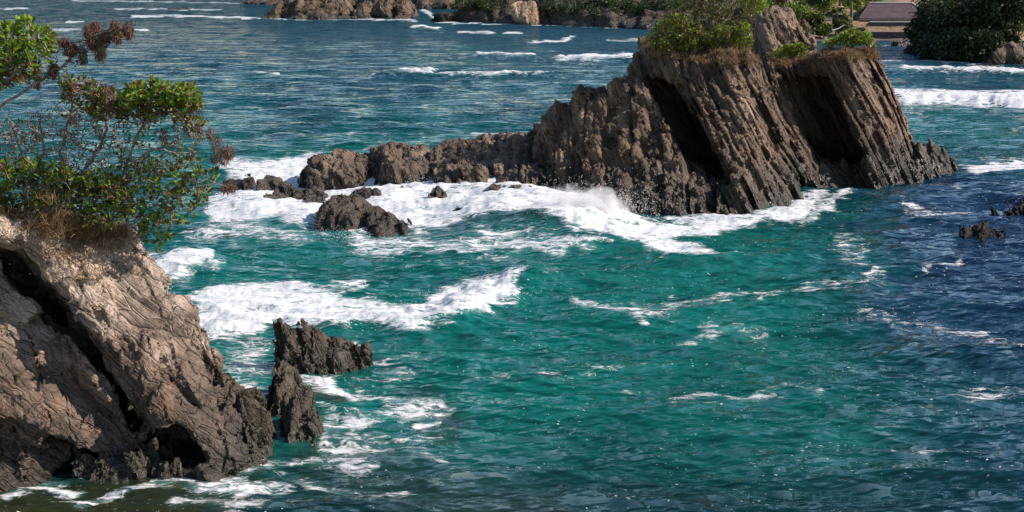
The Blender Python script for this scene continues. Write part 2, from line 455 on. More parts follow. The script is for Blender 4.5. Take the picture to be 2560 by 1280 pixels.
def water_fields(x, y):
    """foam level, surge height, body colour of the sea at place (x, y)"""
    P = np.stack([x, y, np.zeros_like(x)], 1); px, py = project(P)
    w1 = fbm(x * .35, y * .22, 0 * x, 4, 3); w2 = fbm(x * 1.2, y * .6, 0 * x, 3, 9)
    sc_ = np.clip((py + 80) / 700, .05, 1.6)
    qx = px + (w1 * 45 + w2 * 18) * sc_; qy = py + (fbm(x * .3, y * .2, 0 * x + 5, 4, 21) * 26 + w2 * 8) * sc_
    foam = np.zeros_like(x)
    def area(pts, lvl, soft):
        nonlocal foam
        foam = np.maximum(foam, lvl * smooth(soft * .9, -soft * 1.5, poly_d(qx, qy, pts)))
    def line(pts, r, lvl):
        nonlocal foam
        foam = np.maximum(foam, lvl * smooth(r * 1.5, r * .15, seg_d(qx, qy, pts)))
    # surf round the rock tail
    area([(545, 395), (790, 385), (860, 430), (1200, 455), (1350, 470), (1420, 500), (1560, 540), (1700, 560), (1850, 555), (2010, 520), (2140, 488), (2110, 505), (1900, 560), (1700, 600), (1800, 640), (1700, 655), (1560, 612), (1420, 600), (1330, 560), (1150, 570), (1000, 590), (860, 590), (700, 560), (560, 560), (500, 530), (560, 470)], 1.0, 26)
    area([(440, 560), (620, 545), (800, 585), (860, 606), (700, 612), (520, 606), (430, 600)], .62, 30)
    line([(900, 606), (1100, 612), (1250, 605), (1420, 622)], 50, .66)
    line([(1180, 628), (1380, 612), (1520, 618)], 24, .7)
    line([(1560, 600), (1700, 628), (1830, 655)], 34, .78)
    line([(2000, 545), (2140, 492)], 26, .7); line([(1540, 556), (1620, 562), (1720, 566), (1850, 558), (1960, 540), (2050, 500)], 34, .95)
    # breaking wave in the cove
    area([(420, 725), (560, 705), (730, 697), (890, 735), (1020, 750), (1180, 690), (1318, 680), (1300, 740), (1235, 790), (1130, 812), (1000, 832), (850, 848), (600, 858), (500, 838), (455, 780)], 1.0, 30)
    line([(620, 712), (800, 716), (900, 722)], 22, .66)
    line([(360, 672), (430, 668), (515, 660)], 34, .95)
    area([(545, 850), (700, 840), (690, 960), (640, 990), (580, 930)], .62, 40)
    line([(700, 870), (860, 870), (940, 880)], 28, .5)
    line([(600, 930), (640, 1000), (640, 960)], 40, .58)
    # lace between the near rocks
    line([(745, 950), (830, 955), (860, 1000)], 28, .85)
    line([(830, 975), (940, 1000), (1060, 1015), (900, 1045), (850, 1080)], 44, .66)
    line([(1040, 1055), (1070, 1045)], 16, .8); line([(900, 960), (1030, 930)], 26, .5)
    line([(800, 1120), (960, 1090), (1080, 1080)], 40, .5)
    line([(600, 1170), (720, 1150), (900, 1130)], 36, .62)
    area([(390, 1215), (560, 1190), (740, 1205), (760, 1225), (600, 1250), (480, 1245)], .78, 30)
    line([(0, 1225), (90, 1195), (150, 1215)], 40, .72); line([(180, 1245), (330, 1238), (420, 1205), (560, 1196), (680, 1150)], 26, .66)
    line([(700, 1180), (900, 1230), (1000, 1210)], 40, .5)
    line([(560, 1190), (400, 1190)], 24, .5)
    line([(760, 1010), (820, 1060), (790, 1120)], 30, .6); line([(420, 1250), (620, 1262), (820, 1240)], 36, .5); line([(860, 930), (1000, 900), (1100, 880)], 36, .46); line([(20, 1200), (140, 1180)], 20, .7)
    line([(900, 1000), (1000, 1040), (1100, 1020)], 30, .55); line([(1000, 1100), (1120, 1130)], 24, .42)
    # streaks drifting over the bay
    line([(1465, 760), (1560, 785), (1650, 790), (1780, 765), (1900, 745), (2010, 728), (2150, 712)], 26, .56)
    line([(1480, 770), (1600, 800)], 20, .6); line([(1690, 832), (1790, 824), (1850, 815), (1920, 822)], 22, .58)
    line([(1180, 925), (1400, 935), (1600, 925)], 26, .44); line([(1100, 640), (1240, 655)], 16, .45)
    line([(2110, 600), (2150, 650), (2200, 690), (2150, 720)], 40, .5)
    line([(2260, 520), (2330, 530), (2440, 530)], 18, .5); line([(2310, 675), (2385, 664)], 20, .72)
    line([(2180, 785), (2320, 810), (2440, 830), (2560, 860)], 40, .46); line([(2250, 1140), (2330, 1140)], 14, .6)
    line([(1690, 1000), (1850, 990), (2050, 985)], 26, .44); line([(1550, 985), (1640, 980)], 20, .47)
    line([(2380, 980), (2560, 960)], 30, .46); line([(1380, 690), (1480, 700)], 30, .46)
    # open water whitecaps, far surf
    area([(2215, 222), (2400, 222), (2640, 228), (2640, 272), (2400, 268), (2240, 262)], .98, 16)
    area([(2190, 160), (2330, 166), (2640, 172), (2640, 186), (2420, 188), (2260, 182)], 1, 9)
    area([(2370, 400), (2640, 396), (2640, 440), (2420, 436)], .85, 20)
    line([(2200, 150), (2300, 153), (2500, 160)], 9, .75)
    line([(2390, 470), (2300, 462)], 12, .4)
    for pts, r, l in (([(1200, 140), (1330, 142)], 10, .95), ([(1400, 147), (1480, 145), (1610, 141)], 17, 1), ([(1330, 105), (1400, 102), (1430, 92)], 8, .85),
                      ([(940, 183), (1050, 187), (1150, 191), (1380, 191)], 9, .84), ([(640, 181), (700, 187)], 5, .9), ([(1150, 80), (1300, 82)], 6, .85), ([(1030, 72), (1060, 69), (1095, 75)], 8, 1),
                      ([(330, 41), (480, 40), (640, 46), (850, 47), (1040, 50)], 7, .86), ([(290, 22), (400, 23), (550, 25)], 5, .74), ([(325, 75), (370, 75)], 7, 1), ([(110, 75), (210, 75)], 6, .66),
                      ([(0, 22), (70, 21)], 6, .8), ([(170, 55), (210, 53)], 5, .85), ([(180, 2), (380, 4), (600, 8)], 5, .66), ([(1090, 55), (1350, 62), (1620, 70)], 4, .85),
                      ([(1060, 25), (1090, 45)], 10, .8), ([(860, 332), (940, 326)], 12, .6), ([(1190, 335), (1320, 336)], 16, .62), ([(1180, 258), (1230, 261)], 6, .55), ([(1520, 100), (1630, 101)], 7, .6),
                      ([(2230, 120), (2330, 130), (2450, 150)], 6, .55), ([(1890, 150), (1925, 152)], 14, .9), ([(2200, 112), (2280, 116)], 4, .6), ([(700, 372), (1000, 368), (1100, 362)], 12, .45)):
        line(pts, r, l)
    # body colour: teal over sand, slate offshore, indigo towards the right, brown over shoal rock
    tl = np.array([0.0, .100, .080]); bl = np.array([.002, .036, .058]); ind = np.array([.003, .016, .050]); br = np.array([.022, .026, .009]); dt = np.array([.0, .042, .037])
    n1 = fbm(x * .10, y * .05, 0 * x, 4, 41) * .5 + .5
    def mixc(c, t, f): return c * (1 - f[:, None]) + t * f[:, None]
    c = np.repeat(tl[None], len(x), 0)
    c = mixc(c, dt, smooth(.35, .75, n1))
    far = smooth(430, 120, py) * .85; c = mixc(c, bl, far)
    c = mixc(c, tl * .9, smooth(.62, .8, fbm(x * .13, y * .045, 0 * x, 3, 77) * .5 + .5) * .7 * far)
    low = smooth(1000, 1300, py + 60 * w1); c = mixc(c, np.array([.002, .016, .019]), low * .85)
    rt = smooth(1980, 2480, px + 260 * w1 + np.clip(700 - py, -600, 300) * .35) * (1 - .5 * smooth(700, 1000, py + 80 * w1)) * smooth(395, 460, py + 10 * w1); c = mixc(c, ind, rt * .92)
    br_f = np.maximum(smooth(260, 60, seg_d(qx, qy, [(0, 1250), (350, 1260), (480, 1200)])) * .85, np.maximum(smooth(90, 20, seg_d(qx, qy, [(1040, 990), (1110, 1075)])) * .5, smooth(60, 15, seg_d(qx, qy, [(800, 985), (830, 1000)])) * .8))
    br_f = np.maximum(br_f, smooth(260, 60, seg_d(qx, qy, [(850, 1150), (1100, 1240), (1300, 1290)])) * .45)
    br_f = np.maximum(br_f, smooth(70, 10, seg_d(qx, qy, [(1120, 540), (1400, 570)])) * .4)
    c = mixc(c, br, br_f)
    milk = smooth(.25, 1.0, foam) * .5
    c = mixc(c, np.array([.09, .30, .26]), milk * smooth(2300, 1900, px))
    # surge heights
    h = np.zeros_like(x)
    def mound(pts, r, hh, ys=2.0):
        nonlocal h
        h = h + hh * np.exp(-(seg_d(qx, qy, pts, ys) / r) ** 2)
    mound([(1000, 470), (1200, 480), (1400, 520)], 110, .55)
    mound([(1250, 545), (1450, 560)], 110, .7)
    mound([(640, 520), (760, 540)], 70, .5)
    mound([(560, 820), (850, 826), (1120, 800), (1300, 705)], 70, .42, 2.4)
    mound([(1130, 800), (1310, 690)], 45, .12, 2.4)
    mound([(360, 668), (515, 655)], 36, .4)
    for pts in ([(2210, 178), (2600, 184)], [(2230, 250), (2600, 255)], [(950, 188), (1380, 192)], [(1400, 148), (1610, 144)], [(1200, 142), (1330, 144)], [(1030, 70), (1090, 74)]):
        mound(pts, 22, .7, 4)
    mound([(1480, 780), (1950, 740), (2150, 715)], 60, .22, 2.2); mound([(1350, 700), (1650, 690), (2000, 640)], 60, .3, 2.2)
    return foam, h, c, px, py

def build_sea():
    # rows by distance, columns by bearing: fine where the bay is, coarse out to the horizon
    pyr = np.concatenate([np.linspace(1390, 0, 640), np.linspace(-4, -72, 26)])
    Y = np.concatenate([[2, 5, 9, 14, 19, 24], [W(1280, p)[1] for p in pyr], [9000, 16000]]); Y = np.unique(Y)
    u = np.concatenate([np.linspace(-2.2, -.53, 20)[:-1], np.linspace(-.53, .53, 780), np.linspace(.53, 2.2, 20)[1:]])
    YY, UU = np.meshgrid(Y, u, indexing='ij'); XX = UU * YY
    x = XX.ravel().astype(np.float32); y = YY.ravel().astype(np.float32)
    dy = np.gradient(Y); DY = np.repeat(dy, len(u)).astype(np.float32)
    foam, h, col, px, py = water_fields(x, y)
    rg = np.random.default_rng(5)
    z = h.copy(); ox = np.zeros_like(x); oy = np.zeros_like(x)
    wx = x + 1.2 * fbm(x * .12, y * .12, 0 * x, 2, 61); wy = y + 1.2 * fbm(x * .12, y * .12, 0 * x + 9, 2, 63)
    calm = 1 - .35 * smooth(90, 35, y)
    rough = .75 + .5 * (fbm(x * .06, y * .05, 0 * x, 3, 71))
    zz = np.zeros_like(x)
    for i in range(96):
        lam = .42 * (13 / .42) ** (rg.random() ** 1.25)
        th = rg.normal(0, .42) - .16
        k = 2 * math.pi / lam; kx, ky = k * math.sin(th), -k * math.cos(th)
        a = .0105 * lam ** .9 * (1 if lam < 5 else .6)
        att = smooth(2.2, 4.0, lam / DY)
        ph = kx * wx + ky * wy + rg.random() * 6.28
        A = a * att * rough * calm
        zz += A * np.cos(ph); s = A * np.sin(ph) * .9
        ox -= s * math.sin(th); oy += s * math.cos(th)
    z += zz
    # froth relief and small chop as real relief
    fo = smooth(.5, 1, foam)
    z += fo * (.10 * fbm(x * 1.6, y * 1.1, 0 * x, 4, 91) + .07 * np.abs(fbm(x * 4, y * 3, 0 * x, 3, 95))) * smooth(3, .4, DY)
    surge = smooth(240, 60, seg_d(px, py, [(900, 500), (1500, 560)]))
    z += surge * .26 * np.maximum(fbm(x * .8, y * .6, 0 * x, 4, 101), -.2) * smooth(.6, 1, foam)
    foam = np.maximum(foam, smooth(.32, .62, zz + .1 * fbm(x * .3, y * .2, 0 * x, 3, 17)) * .5 * smooth(20, 60, y))
    foam = foam + .04 * fbm(x * .25, y * .15, 0 * x, 3, 111)
    V_ = np.stack([x + ox, y + oy, z], 1)
    nr, nc = len(Y), len(u); I = np.arange(nr * nc).reshape(nr, nc)
    fc = np.stack([I[:-1, :-1], I[:-1, 1:], I[1:, 1:], I[1:, :-1]], 2).reshape(-1, 4)
    me = mesh_np('sea_water', V_, fc, True)
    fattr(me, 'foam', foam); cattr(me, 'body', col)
    return me, (Y, u, (V_[:, 2]).reshape(nr, nc))

def sea_mat():
    m = NT('sea_water'); P = m.pos()
    fo = m.n('ShaderNodeAttribute', attribute_name='foam').outputs['Fac']
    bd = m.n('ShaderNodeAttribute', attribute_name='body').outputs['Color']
    wob = m.n('ShaderNodeTexNoise'); m.set(wob.inputs['Vector'], P); wob.inputs['Scale'].default_value = .8; wob.inputs['Detail'].default_value = 4
    Q = m.vm('ADD', P, m.vm('MULTIPLY', m.vm('SUBTRACT', wob.outputs['Color'], (.5, .5, .5)), (1.0, 1.0, 0)))
    Q = m.vm('MULTIPLY', Q, (1, 1, 0))
    Qs = m.vm('MULTIPLY', Q, (.6, 1.35, 1))
    n1 = m.noise(Qs, 1.1, 8, .68); n2 = m.noise(Qs, 4.5, 6, .7)
    v1 = m.vor(m.vm('ADD', Qs, m.vm('MULTIPLY', m.n('ShaderNodeTexNoise').outputs['Color'], (0, 0, 0))), 1.25)
    v2 = m.vor(Qs, 3.4)
    cell = m.math('MINIMUM', m.math('MULTIPLY', v1, 1.5), m.math('MULTIPLY', v2, 2.2))
    # thr: what foam level a spot needs; near the cell walls less
    thr = m.math('ADD', m.math('MULTIPLY', m.mr(n1, .30, .70, 0, 1), .74), m.math('ADD', m.math('MULTIPLY', m.mr(n2, .3, .7, 0, 1), .30), m.math('MULTIPLY', m.mr(cell, 0, .42, 0, 1), .42)))
    st_ = m.noise(m.vm('MULTIPLY', Q, (.28, 1.9, 0)), 1.7, 5, .65)
    thr = m.math('ADD', thr, m.mr(st_, .3, .7, -.30, .18))
    mask = m.mr(m.math('SUBTRACT', fo, thr), -.10, .26, 0, 1)
    # scattered white flecks: foam specks, and sun glints put into the colour
    fl = m.noise(m.vm('MULTIPLY', P, (1, 1.6, 0)), 5.5, 2, .5); fl2 = m.noise(P, .35, 3)
    fleck = m.math('MULTIPLY', m.mr(fl, .685, .70, 0, .9), m.mr(fl2, .48, .6, 0, 1))
    mask = m.math('MAXIMUM', mask, fleck)
    fc = m.mix(m.mr(n2, .38, .72), (.82, .765, .75), (.50, .54, .56))  # grey-teal shadow tones put into the foam colour
    fc = m.mix(m.mr(st_, .46, .66, 0, .75), fc, (.46, .58, .57))
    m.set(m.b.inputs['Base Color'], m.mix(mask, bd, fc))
    m.set(m.b.inputs['Roughness'], m.mr(mask, 0, 1, .06, .75))
    m.b.inputs['IOR'].default_value = 1.48
    m.set(m.b.inputs['Specular IOR Level'], m.mr(mask, 0, 1, .5, .2))
    slope = None
    for sc2, st, amp_, det, off in ((.42, (.5, 1.1, 0), 1.5, 3, 3.), (1.2, (.5, 1.25, 0), 1.5, 3, 11.), (3.4, (.5, 1.35, 0), 1.1, 3, 19.)):
        C = m.noise(m.vm('MULTIPLY', m.vm('ADD', P, (off, off * 2, 0)), st), sc2, det, .6, .15, out='Color')
        t = m.vm('MULTIPLY', m.vm('SUBTRACT', C, (.5, .5, .5)), (amp_ * .6, amp_, 0))
        slope = t if slope is None else m.vm('ADD', slope, t)
    patch = m.mr(m.noise(P, .16, 3, .6), .35, .65, .55, 1.25)
    ysl = None
    for lam, ang, A, di, ds in ((.86, R(-12), .27, 3.6, 1.3), (.50, R(7), .30, 3.4, 1.9), (.34, R(-22), .22, 3.0, 2.6), (.21, R(10), .24, 3.0, 4.0), (.44, R(26), .16, 3.2, 2.2), (1.7, R(3), .22, 4, .8), (4.0, R(-6), .10, 4, .5)):
        w = m.math('MULTIPLY', m.math('SUBTRACT', m.waves(P, lam, ang, di, ds, lam * 9), .5), 2 * A)
        ysl = w if ysl is None else m.math('ADD', ysl, w)
    sy = m.n('ShaderNodeSeparateXYZ'); m.set(sy.inputs[0], P)
    ysl = m.math('SUBTRACT', m.math('MULTIPLY', ysl, patch), m.mr(sy.outputs[1], 70, 400, .03, .75))
    slope = m.vm('ADD', slope, m.xyz(m.math('MULTIPLY', ysl, .15), ysl, 0.0))
    wetf = m.math('SUBTRACT', 1.0, m.math('MULTIPLY', mask, .8))
    slope = m.vm('MULTIPLY', slope, m.xyz(wetf, wetf, 0.0))
    gn = m.n('ShaderNodeNewGeometry').outputs['Normal']
    wn_ = m.vm('NORMALIZE', m.vm('ADD', gn, slope))
    h = m.math('ADD', 0.0, m.math('MULTIPLY', m.math('MULTIPLY', mask, m.math('ADD', n2, m.noise(Qs, 11, 4, .7))), .03))
    m.set(m.b.inputs['Normal'], m.bump(h, 1.0, 1.0, wn_))
    return m.m

sea_me, SEA = build_sea()
sea = put('water', sea_me, sea_mat()); tag(sea, kind='structure')
def sea_z(x, y):
    Y, u, z = SEA
    i = min(np.searchsorted(Y, y), len(Y) - 1); j = min(np.searchsorted(u, x / y), len(u) - 1)
    return float(z[i, j])

# ================================================================== ROCK materials
N_CLIFF = norm((.62, -.45, .64)); N_ISLE = norm((.86, -.16, .49))
near_m = rock_mat('cliff_rock', norm((.60, -.10, .79)), [(.04, .031, .026), (.10, .078, .063), (.185, .143, .115), (.32, .25, .20), (.20, .115, .07), (.11, .105, .115)], streak=.8, top_col=(.64, .50, .39), top_z=(3.7, 6.0), wet=.9)
isle_m = rock_mat('islet_rock', N_ISLE, [(.033, .024, .017), (.088, .061, .042), (.165, .118, .082), (.33, .25, .19), (.125, .068, .036), (.095, .080, .045)], streak=1.0, wet=1.7, scale=1.6, specks=.45)
tail_m = rock_mat('reef_rock', N_ISLE, [(.036, .028, .02), (.085, .064, .046), (.15, .115, .085), (.27, .22, .17), (.12, .08, .042), (.10, .09, .045)], streak=1.0, wet=.9, scale=1.3, specks=.6)
wetr_m = rock_mat('wet_rock', norm((.8, -.45, .35)), [(.022, .018, .014), (.05, .04, .028), (.08, .062, .043), (.13, .105, .08), (.07, .055, .02), (.05, .05, .03)], streak=1.0, wet=.8, scale=.8, specks=.85)
black_m = rock_mat('black_rock', N_ISLE, [(.008, .007, .007), (.012, .011, .010), (.018, .016, .014), (.024, .02, .018), (.012, .016, .010), (.012, .012, .012)], streak=.7, wet=0, specks=0)
far_m = rock_mat('far_rock', norm((.8, -.3, .5)), [(.035, .026, .02), (.08, .058, .04), (.135, .10, .07), (.22, .165, .115), (.20, .15, .065), (.11, .10, .05)], streak=1.0, wet=1.0, scale=5, specks=.15)

# ================================================================== NEAR CLIFF
p0 = W(690, 1135)
Lr = p0 - 2.0 * N_CLIFF
U_poly = [(-420, 470), (-60, 530), (60, 545), (110, 588), (330, 590), (352, 640), (430, 722), (520, 830), (562, 905), (600, 990), (640, 1060), (690, 1250), (560, 1260), (470, 1130), (380, 1030), (300, 900), (250, 840), (160, 700), (90, 640), (40, 640), (10, 600), (-60, 590), (-420, 560)]
L_poly = [(-420, 520), (120, 560), (300, 700), (430, 1000), (440, 1120), (400, 1180), (330, 1165), (240, 1120), (150, 1085), (60, 1050), (-60, 1030), (-420, 1010)]
L3_poly = [(-420, 900), (60, 900), (200, 1100), (150, 1170), (120, 1260), (-420, 1330)]
_n, _d, _h = frame(N_CLIFF); N_BED = norm(_n * math.cos(R(20)) + _h * math.sin(R(20)))
cliff_root = thing('sea_cliff', 'pale tilted rock cliff at the left edge under the sea grape shrubs', 'cliff', (p0[0] - 5, p0[1] + 3, 0))
def px_cut(front, back, Ya, Yb): return [V(x, y, Ya) for x, y in front] + [V(x, y, Yb) for x, y in back]
slotA = [hull(px_cut([(-20, 600), (60, 608), (155, 700), (225, 800), (165, 875), (75, 750), (-20, 700)], [(-20, 610), (45, 622), (130, 715), (190, 800), (165, 845), (75, 735), (-20, 680)], 30, 42)),  # recess added along the ledge step to hold its band in deep shade
         hull(px_cut([(155, 700), (280, 850), (355, 960), (405, 1090), (315, 1105), (200, 920), (115, 800)], [(140, 715), (250, 855), (325, 960), (370, 1075), (325, 1090), (220, 890), (125, 785)], 30, 39.3))]
slotB = [hull(px_cut([(-20, 1042), (60, 1062), (160, 1090), (330, 1150), (240, 1180), (120, 1130), (-20, 1080)], [(-20, 1048), (60, 1068), (150, 1096), (290, 1150), (230, 1165), (120, 1120), (-20, 1070)], 30, 37.8))]
cave = [hull(px_cut([(385, 1065), (450, 1050), (530, 1100), (550, 1175), (400, 1180)], [(385, 1075), (430, 1060), (500, 1100), (520, 1165), (400, 1170)], 30, 38.3))]
cu = [slab(U_poly, p0, N_CLIFF, 4.5)]
lo, hi = np.array([-19.5, 33.6, -1.2]), np.array([-6.0, 45, 9.0])
cuth = hull([V(150, 640, 60), V(-500, 500, 60), V(150, 640, 61), V(-500, 500, 61)] + [V(0, 0, 70)])
LAY_N = ((1.1, .40, .15), (.42, .24, .40), (.16, .12, 1.0))
def mk(name, prims, lo, hi, vox, seed, n, **k):
    return rock_mesh(name, prims, n, lo, hi, vox, seed=seed, **k)
top_cap = hull([V(-420, 470, 36), V(-420, 470, 50), V(60, 548, 37.2), V(330, 588, 38.6), V(60, 548, 44), V(330, 588, 43)] + [q * (1, 1, 0) - (0, 0, 1.5) for q in (V(-420, 470, 40), V(-420, 470, 50), V(420, 588, 42), V(420, 588, 46), V(60, 548, 40))])
put('upper_slab', mk('upper_slab', [cu[0], top_cap], lo, hi, .07, 3, N_BED, cuts=slotA + cave, layers=LAY_N, jag=.22, band=1.0, blocks=.38), near_m, cliff_root)
put('lower_slab', mk('lower_slab', [slab(L_poly, Lr, N_CLIFF, 5.0)], np.array([-18.5, 33, -1.2]), np.array([-8.5, 41, 8.0]), .07, 8, N_BED, cuts=slotA + slotB, layers=LAY_N, jag=.22, band=1.0, blocks=.38), near_m, cliff_root)
put('foot_slab', mk('foot_slab', [slab(L3_poly, p0 - 3.1 * N_CLIFF, N_CLIFF, 4.0)], np.array([-18.5, 32, -1.2]), np.array([-10, 39, 4.0]), .075, 14, N_BED, layers=LAY_N, jag=.22, band=1.0, blocks=.38), near_m, cliff_root)
spur = [B(400, 1180, .5), B(540, 1192, -.1), B(690, 1140, .2), B(690, 1100, 1.5), B(450, 1120, 3), V(560, 925, 38.2), V(640, 985, 37.6), V(520, 1000, 37.6), V(600, 1040, 36.9), V(430, 1080, 36.6)]
lo, hi = bounds(spur, .7); lo[2] = -1
NS = norm((.75, -.55, .35))
put('wet_spur', mk('wet_spur', [hull(spur)], lo, hi, .055, 17, NS, s=.6, jag=.5, grow=.08, cuts=cave, layers=((.9, .6, .2), (.36, .42, .35), (.16, .22, .8))), wetr_m, cliff_root)

# ================================================================== NEAR LOW ROCKS
LAY_J = ((.9, .6, .2), (.36, .42, .35), (.16, .22, .8))
def px_rock(name, pts, label, mat, n=NS, vox=.06, s=.5, seed=1, cat='rock', layers=LAY_J, **k):
    P = [B(p[1], p[2], p[3] if len(p) > 3 else 0) if p[0] == 'b' else V(*p) for p in pts]
    k.setdefault('grow', .36 * s); k.setdefault('jag', .4); k.setdefault('blocks', .2)
    return rock_from(name, [P], n, vox, mat, label=label, cat=cat, seed=seed, s=s, layers=layers, pad=.6, **k)
px_rock('jagged_rock', [('b', 705, 915), ('b', 780, 948), ('b', 870, 940), ('b', 920, 900), ('b', 740, 900, 2), ('b', 880, 890, 1.2), (708, 822, 45.5), (760, 858, 45.4), (800, 832, 45.6), (835, 868, 45.5), (915, 884, 45.8)], 'grey jagged rock with a split crest farthest out in the cove', wetr_m, seed=23)
px_rock('leaning_rock', [('b', 640, 1060, .6), ('b', 645, 1100), ('b', 700, 1110, -.2), ('b', 780, 1050), ('b', 780, 1000, .5), ('b', 690, 990, .8), (700, 912, 41.6), (745, 948, 41.3), (782, 1010, 40.9)], 'brown pointed rock rising between the cliff spur and jagged rock', wetr_m, seed=29)
px_rock('blade_rock', [('b', 684, 1125), ('b', 742, 1146, -.2), ('b', 800, 1135), ('b', 795, 1070, .4), ('b', 720, 1060, .6), (722, 985, 38.9), (765, 985, 39.1), (788, 1060, 38.3)], 'speckled blade of rock with barnacles nearest the wet spur', wetr_m, seed=31)
px_rock('barnacled_rock', [('b', 150, 1215), ('b', 250, 1238), ('b', 360, 1225), ('b', 470, 1200), ('b', 200, 1170, 1), ('b', 420, 1165, 1), (205, 1140, 35.3), (290, 1142, 35.4), (350, 1160, 35.3), (420, 1182, 35.2)], 'low rounded barnacled rock in the foam under the cliff', wetr_m, seed=37, s=.7)
px_rock('shore_boulder', [('b', 455, 790), ('b', 480, 800), ('b', 500, 785), ('b', 470, 765, .5), (470, 758, 53), (490, 770, 52.5)], 'small dark boulder at the edge of the breaking wave', wetr_m, seed=41, s=.3)

# ================================================================== MAIN ISLET
isle = thing('rocky_islet', 'big dark layered rock islet with leafy tops rising from surf', 'islet', V(1900, 500, 84) * (1, 1, 0))
LAY_I = ((1.3, .62, .07), (.46, .46, .15), (.2, .28, .35))
A_h = [B(1338, 498), B(1430, 520), B(1560, 556), B(1700, 552), B(1850, 548), B(1400, 470, 14), B(1850, 500, 14), V(1318, 335, 89), V(1345, 290, 88.5), V(1385, 256, 88), V(1450, 225, 87), V(1590, 208, 86), V(1650, 300, 83), V(1740, 390, 80), V(1790, 440, 78), V(1600, 215, 92)]
B_h = [B(1838, 549), B(2042, 494, -.5), B(2020, 430, 12), B(1700, 480, 12), V(1738, 155, 84.0), V(1878, 122, 84.5), V(1850, 120, 97), V(1900, 150, 92), V(1640, 92, 97), V(1600, 108, 92), V(1556, 196, 91), V(1600, 420, 90), V(1740, 450, 84)]
C_h = [B(2190, 465), B(2322, 457, .6), B(2345, 436, 1), B(2310, 415, 6), B(1950, 440, 14), V(2112, 130, 89.5), V(2182, 122, 93.5), V(2186, 124, 98), V(1930, 150, 99), V(1926, 175, 95.5), V(1960, 400, 95)]
T_h = [V(1888, 150, 92), V(1935, 170, 95), B(2058, 484, .5), B(2210, 462, 1), V(2000, 300, 90), V(2050, 380, 90), B(2000, 440, 10)]
C2_h = [B(2290, 456, 1), B(2403, 444), B(2290, 430, 5), B(2375, 425, 4), V(2305, 372, 92), V(2345, 382, 93), V(2380, 405, 92)]
def islep(name, hs, seed, vox=.11, n=N_ISLE, mat=None, **k):
    return rock_from(name, hs, n, vox, mat or isle_m, parent=isle, seed=seed, layers=k.pop('layers', LAY_I), jag=k.pop('jag', .4), band=1.35, **k)
cutB = hull(px_cut([(1592, 192), (1748, 174), (1795, 250), (1830, 330), (1884, 490), (1790, 468), (1690, 410), (1628, 318)], [(1620, 200), (1690, 195), (1725, 260), (1755, 330), (1805, 440), (1780, 440), (1715, 400), (1655, 315)], 60, 91))  # hollow carved in so the main stack's left face falls black
cutC = hull(px_cut([(1932, 186), (2138, 174), (2182, 260), (2250, 440), (2050, 438), (1975, 330)], [(1945, 195), (2065, 190), (2100, 260), (2175, 405), (2060, 412), (1990, 320)], 60, 95.5))  # same added hollow, for deep shade on the landward stack
islep('seaward_buttress', [A_h], 51, cuts=[cutB], amp=.85, layers=((1.4, .8, .22), (.55, .5, .4), (.22, .24, .8)), n=norm((.86, -.36, .36)))
islep('main_stack', [B_h], 52, amp=.8, cuts=[cutB])
islep('landward_stack', [C_h], 53, amp=.65, cuts=[cutC])
islep('debris_gully', [T_h], 54, cuts=[cutC], amp=.6, jag=1.5)
islep('foot_rock', [C2_h], 55, amp=.55, grow=.5)

# low rock ridge running out from the islet
tail_root = thing('rock_ridge', 'low jagged rock ridge running left from the islet into surf', 'rock ridge', W(1100, 440))
def ridgep(name, pts, seed, vox=.125):
    P = [B(p[1], p[2], p[3] if len(p) > 3 else 0) if p[0] == 'b' else V(*p) for p in pts]
    rock_from(name, [P], norm((.8, -.25, .5)), vox, tail_m, parent=tail_root, seed=seed, layers=((.8, .6, .2), (.32, .36, .4), (.15, .2, .8)), amp=.85, jag=.3, grow=.3, blocks=.3)
ridgep('rock', [('b', 738, 480), ('b', 860, 480), ('b', 940, 450), ('b', 780, 430, 4), ('b', 930, 420, 3), (765, 432, 87), (855, 378, 89), (905, 388, 89.5), (800, 402, 87), (935, 400, 91), (790, 440, 84.5), (880, 436, 85)], 61)
ridgep('rock', [('b', 900, 470), ('b', 1120, 470), ('b', 1120, 410, 3), ('b', 930, 410, 3), (940, 378, 91), (1000, 372, 92), (1060, 375, 92), (1110, 400, 90), (985, 425, 86), (1050, 440, 85.5)], 62)
ridgep('rock', [('b', 1040, 490), ('b', 1250, 500), ('b', 1280, 420, 5), ('b', 1090, 400, 4), (1090, 375, 92), (1125, 348, 93), (1200, 352, 93), (1240, 380, 91), (1150, 430, 84.5), (1240, 450, 83.5), (1110, 455, 84), (1215, 470, 82.5)], 63)
ridgep('rock', [('b', 1180, 480), ('b', 1350, 500), ('b', 1380, 420, 5), ('b', 1220, 400, 6), (1215, 350, 94), (1250, 343, 94), (1300, 340, 92), (1340, 350, 91), (1290, 420, 84), (1350, 430, 83), (1250, 460, 82.5), (1330, 482, 80.5)], 64)

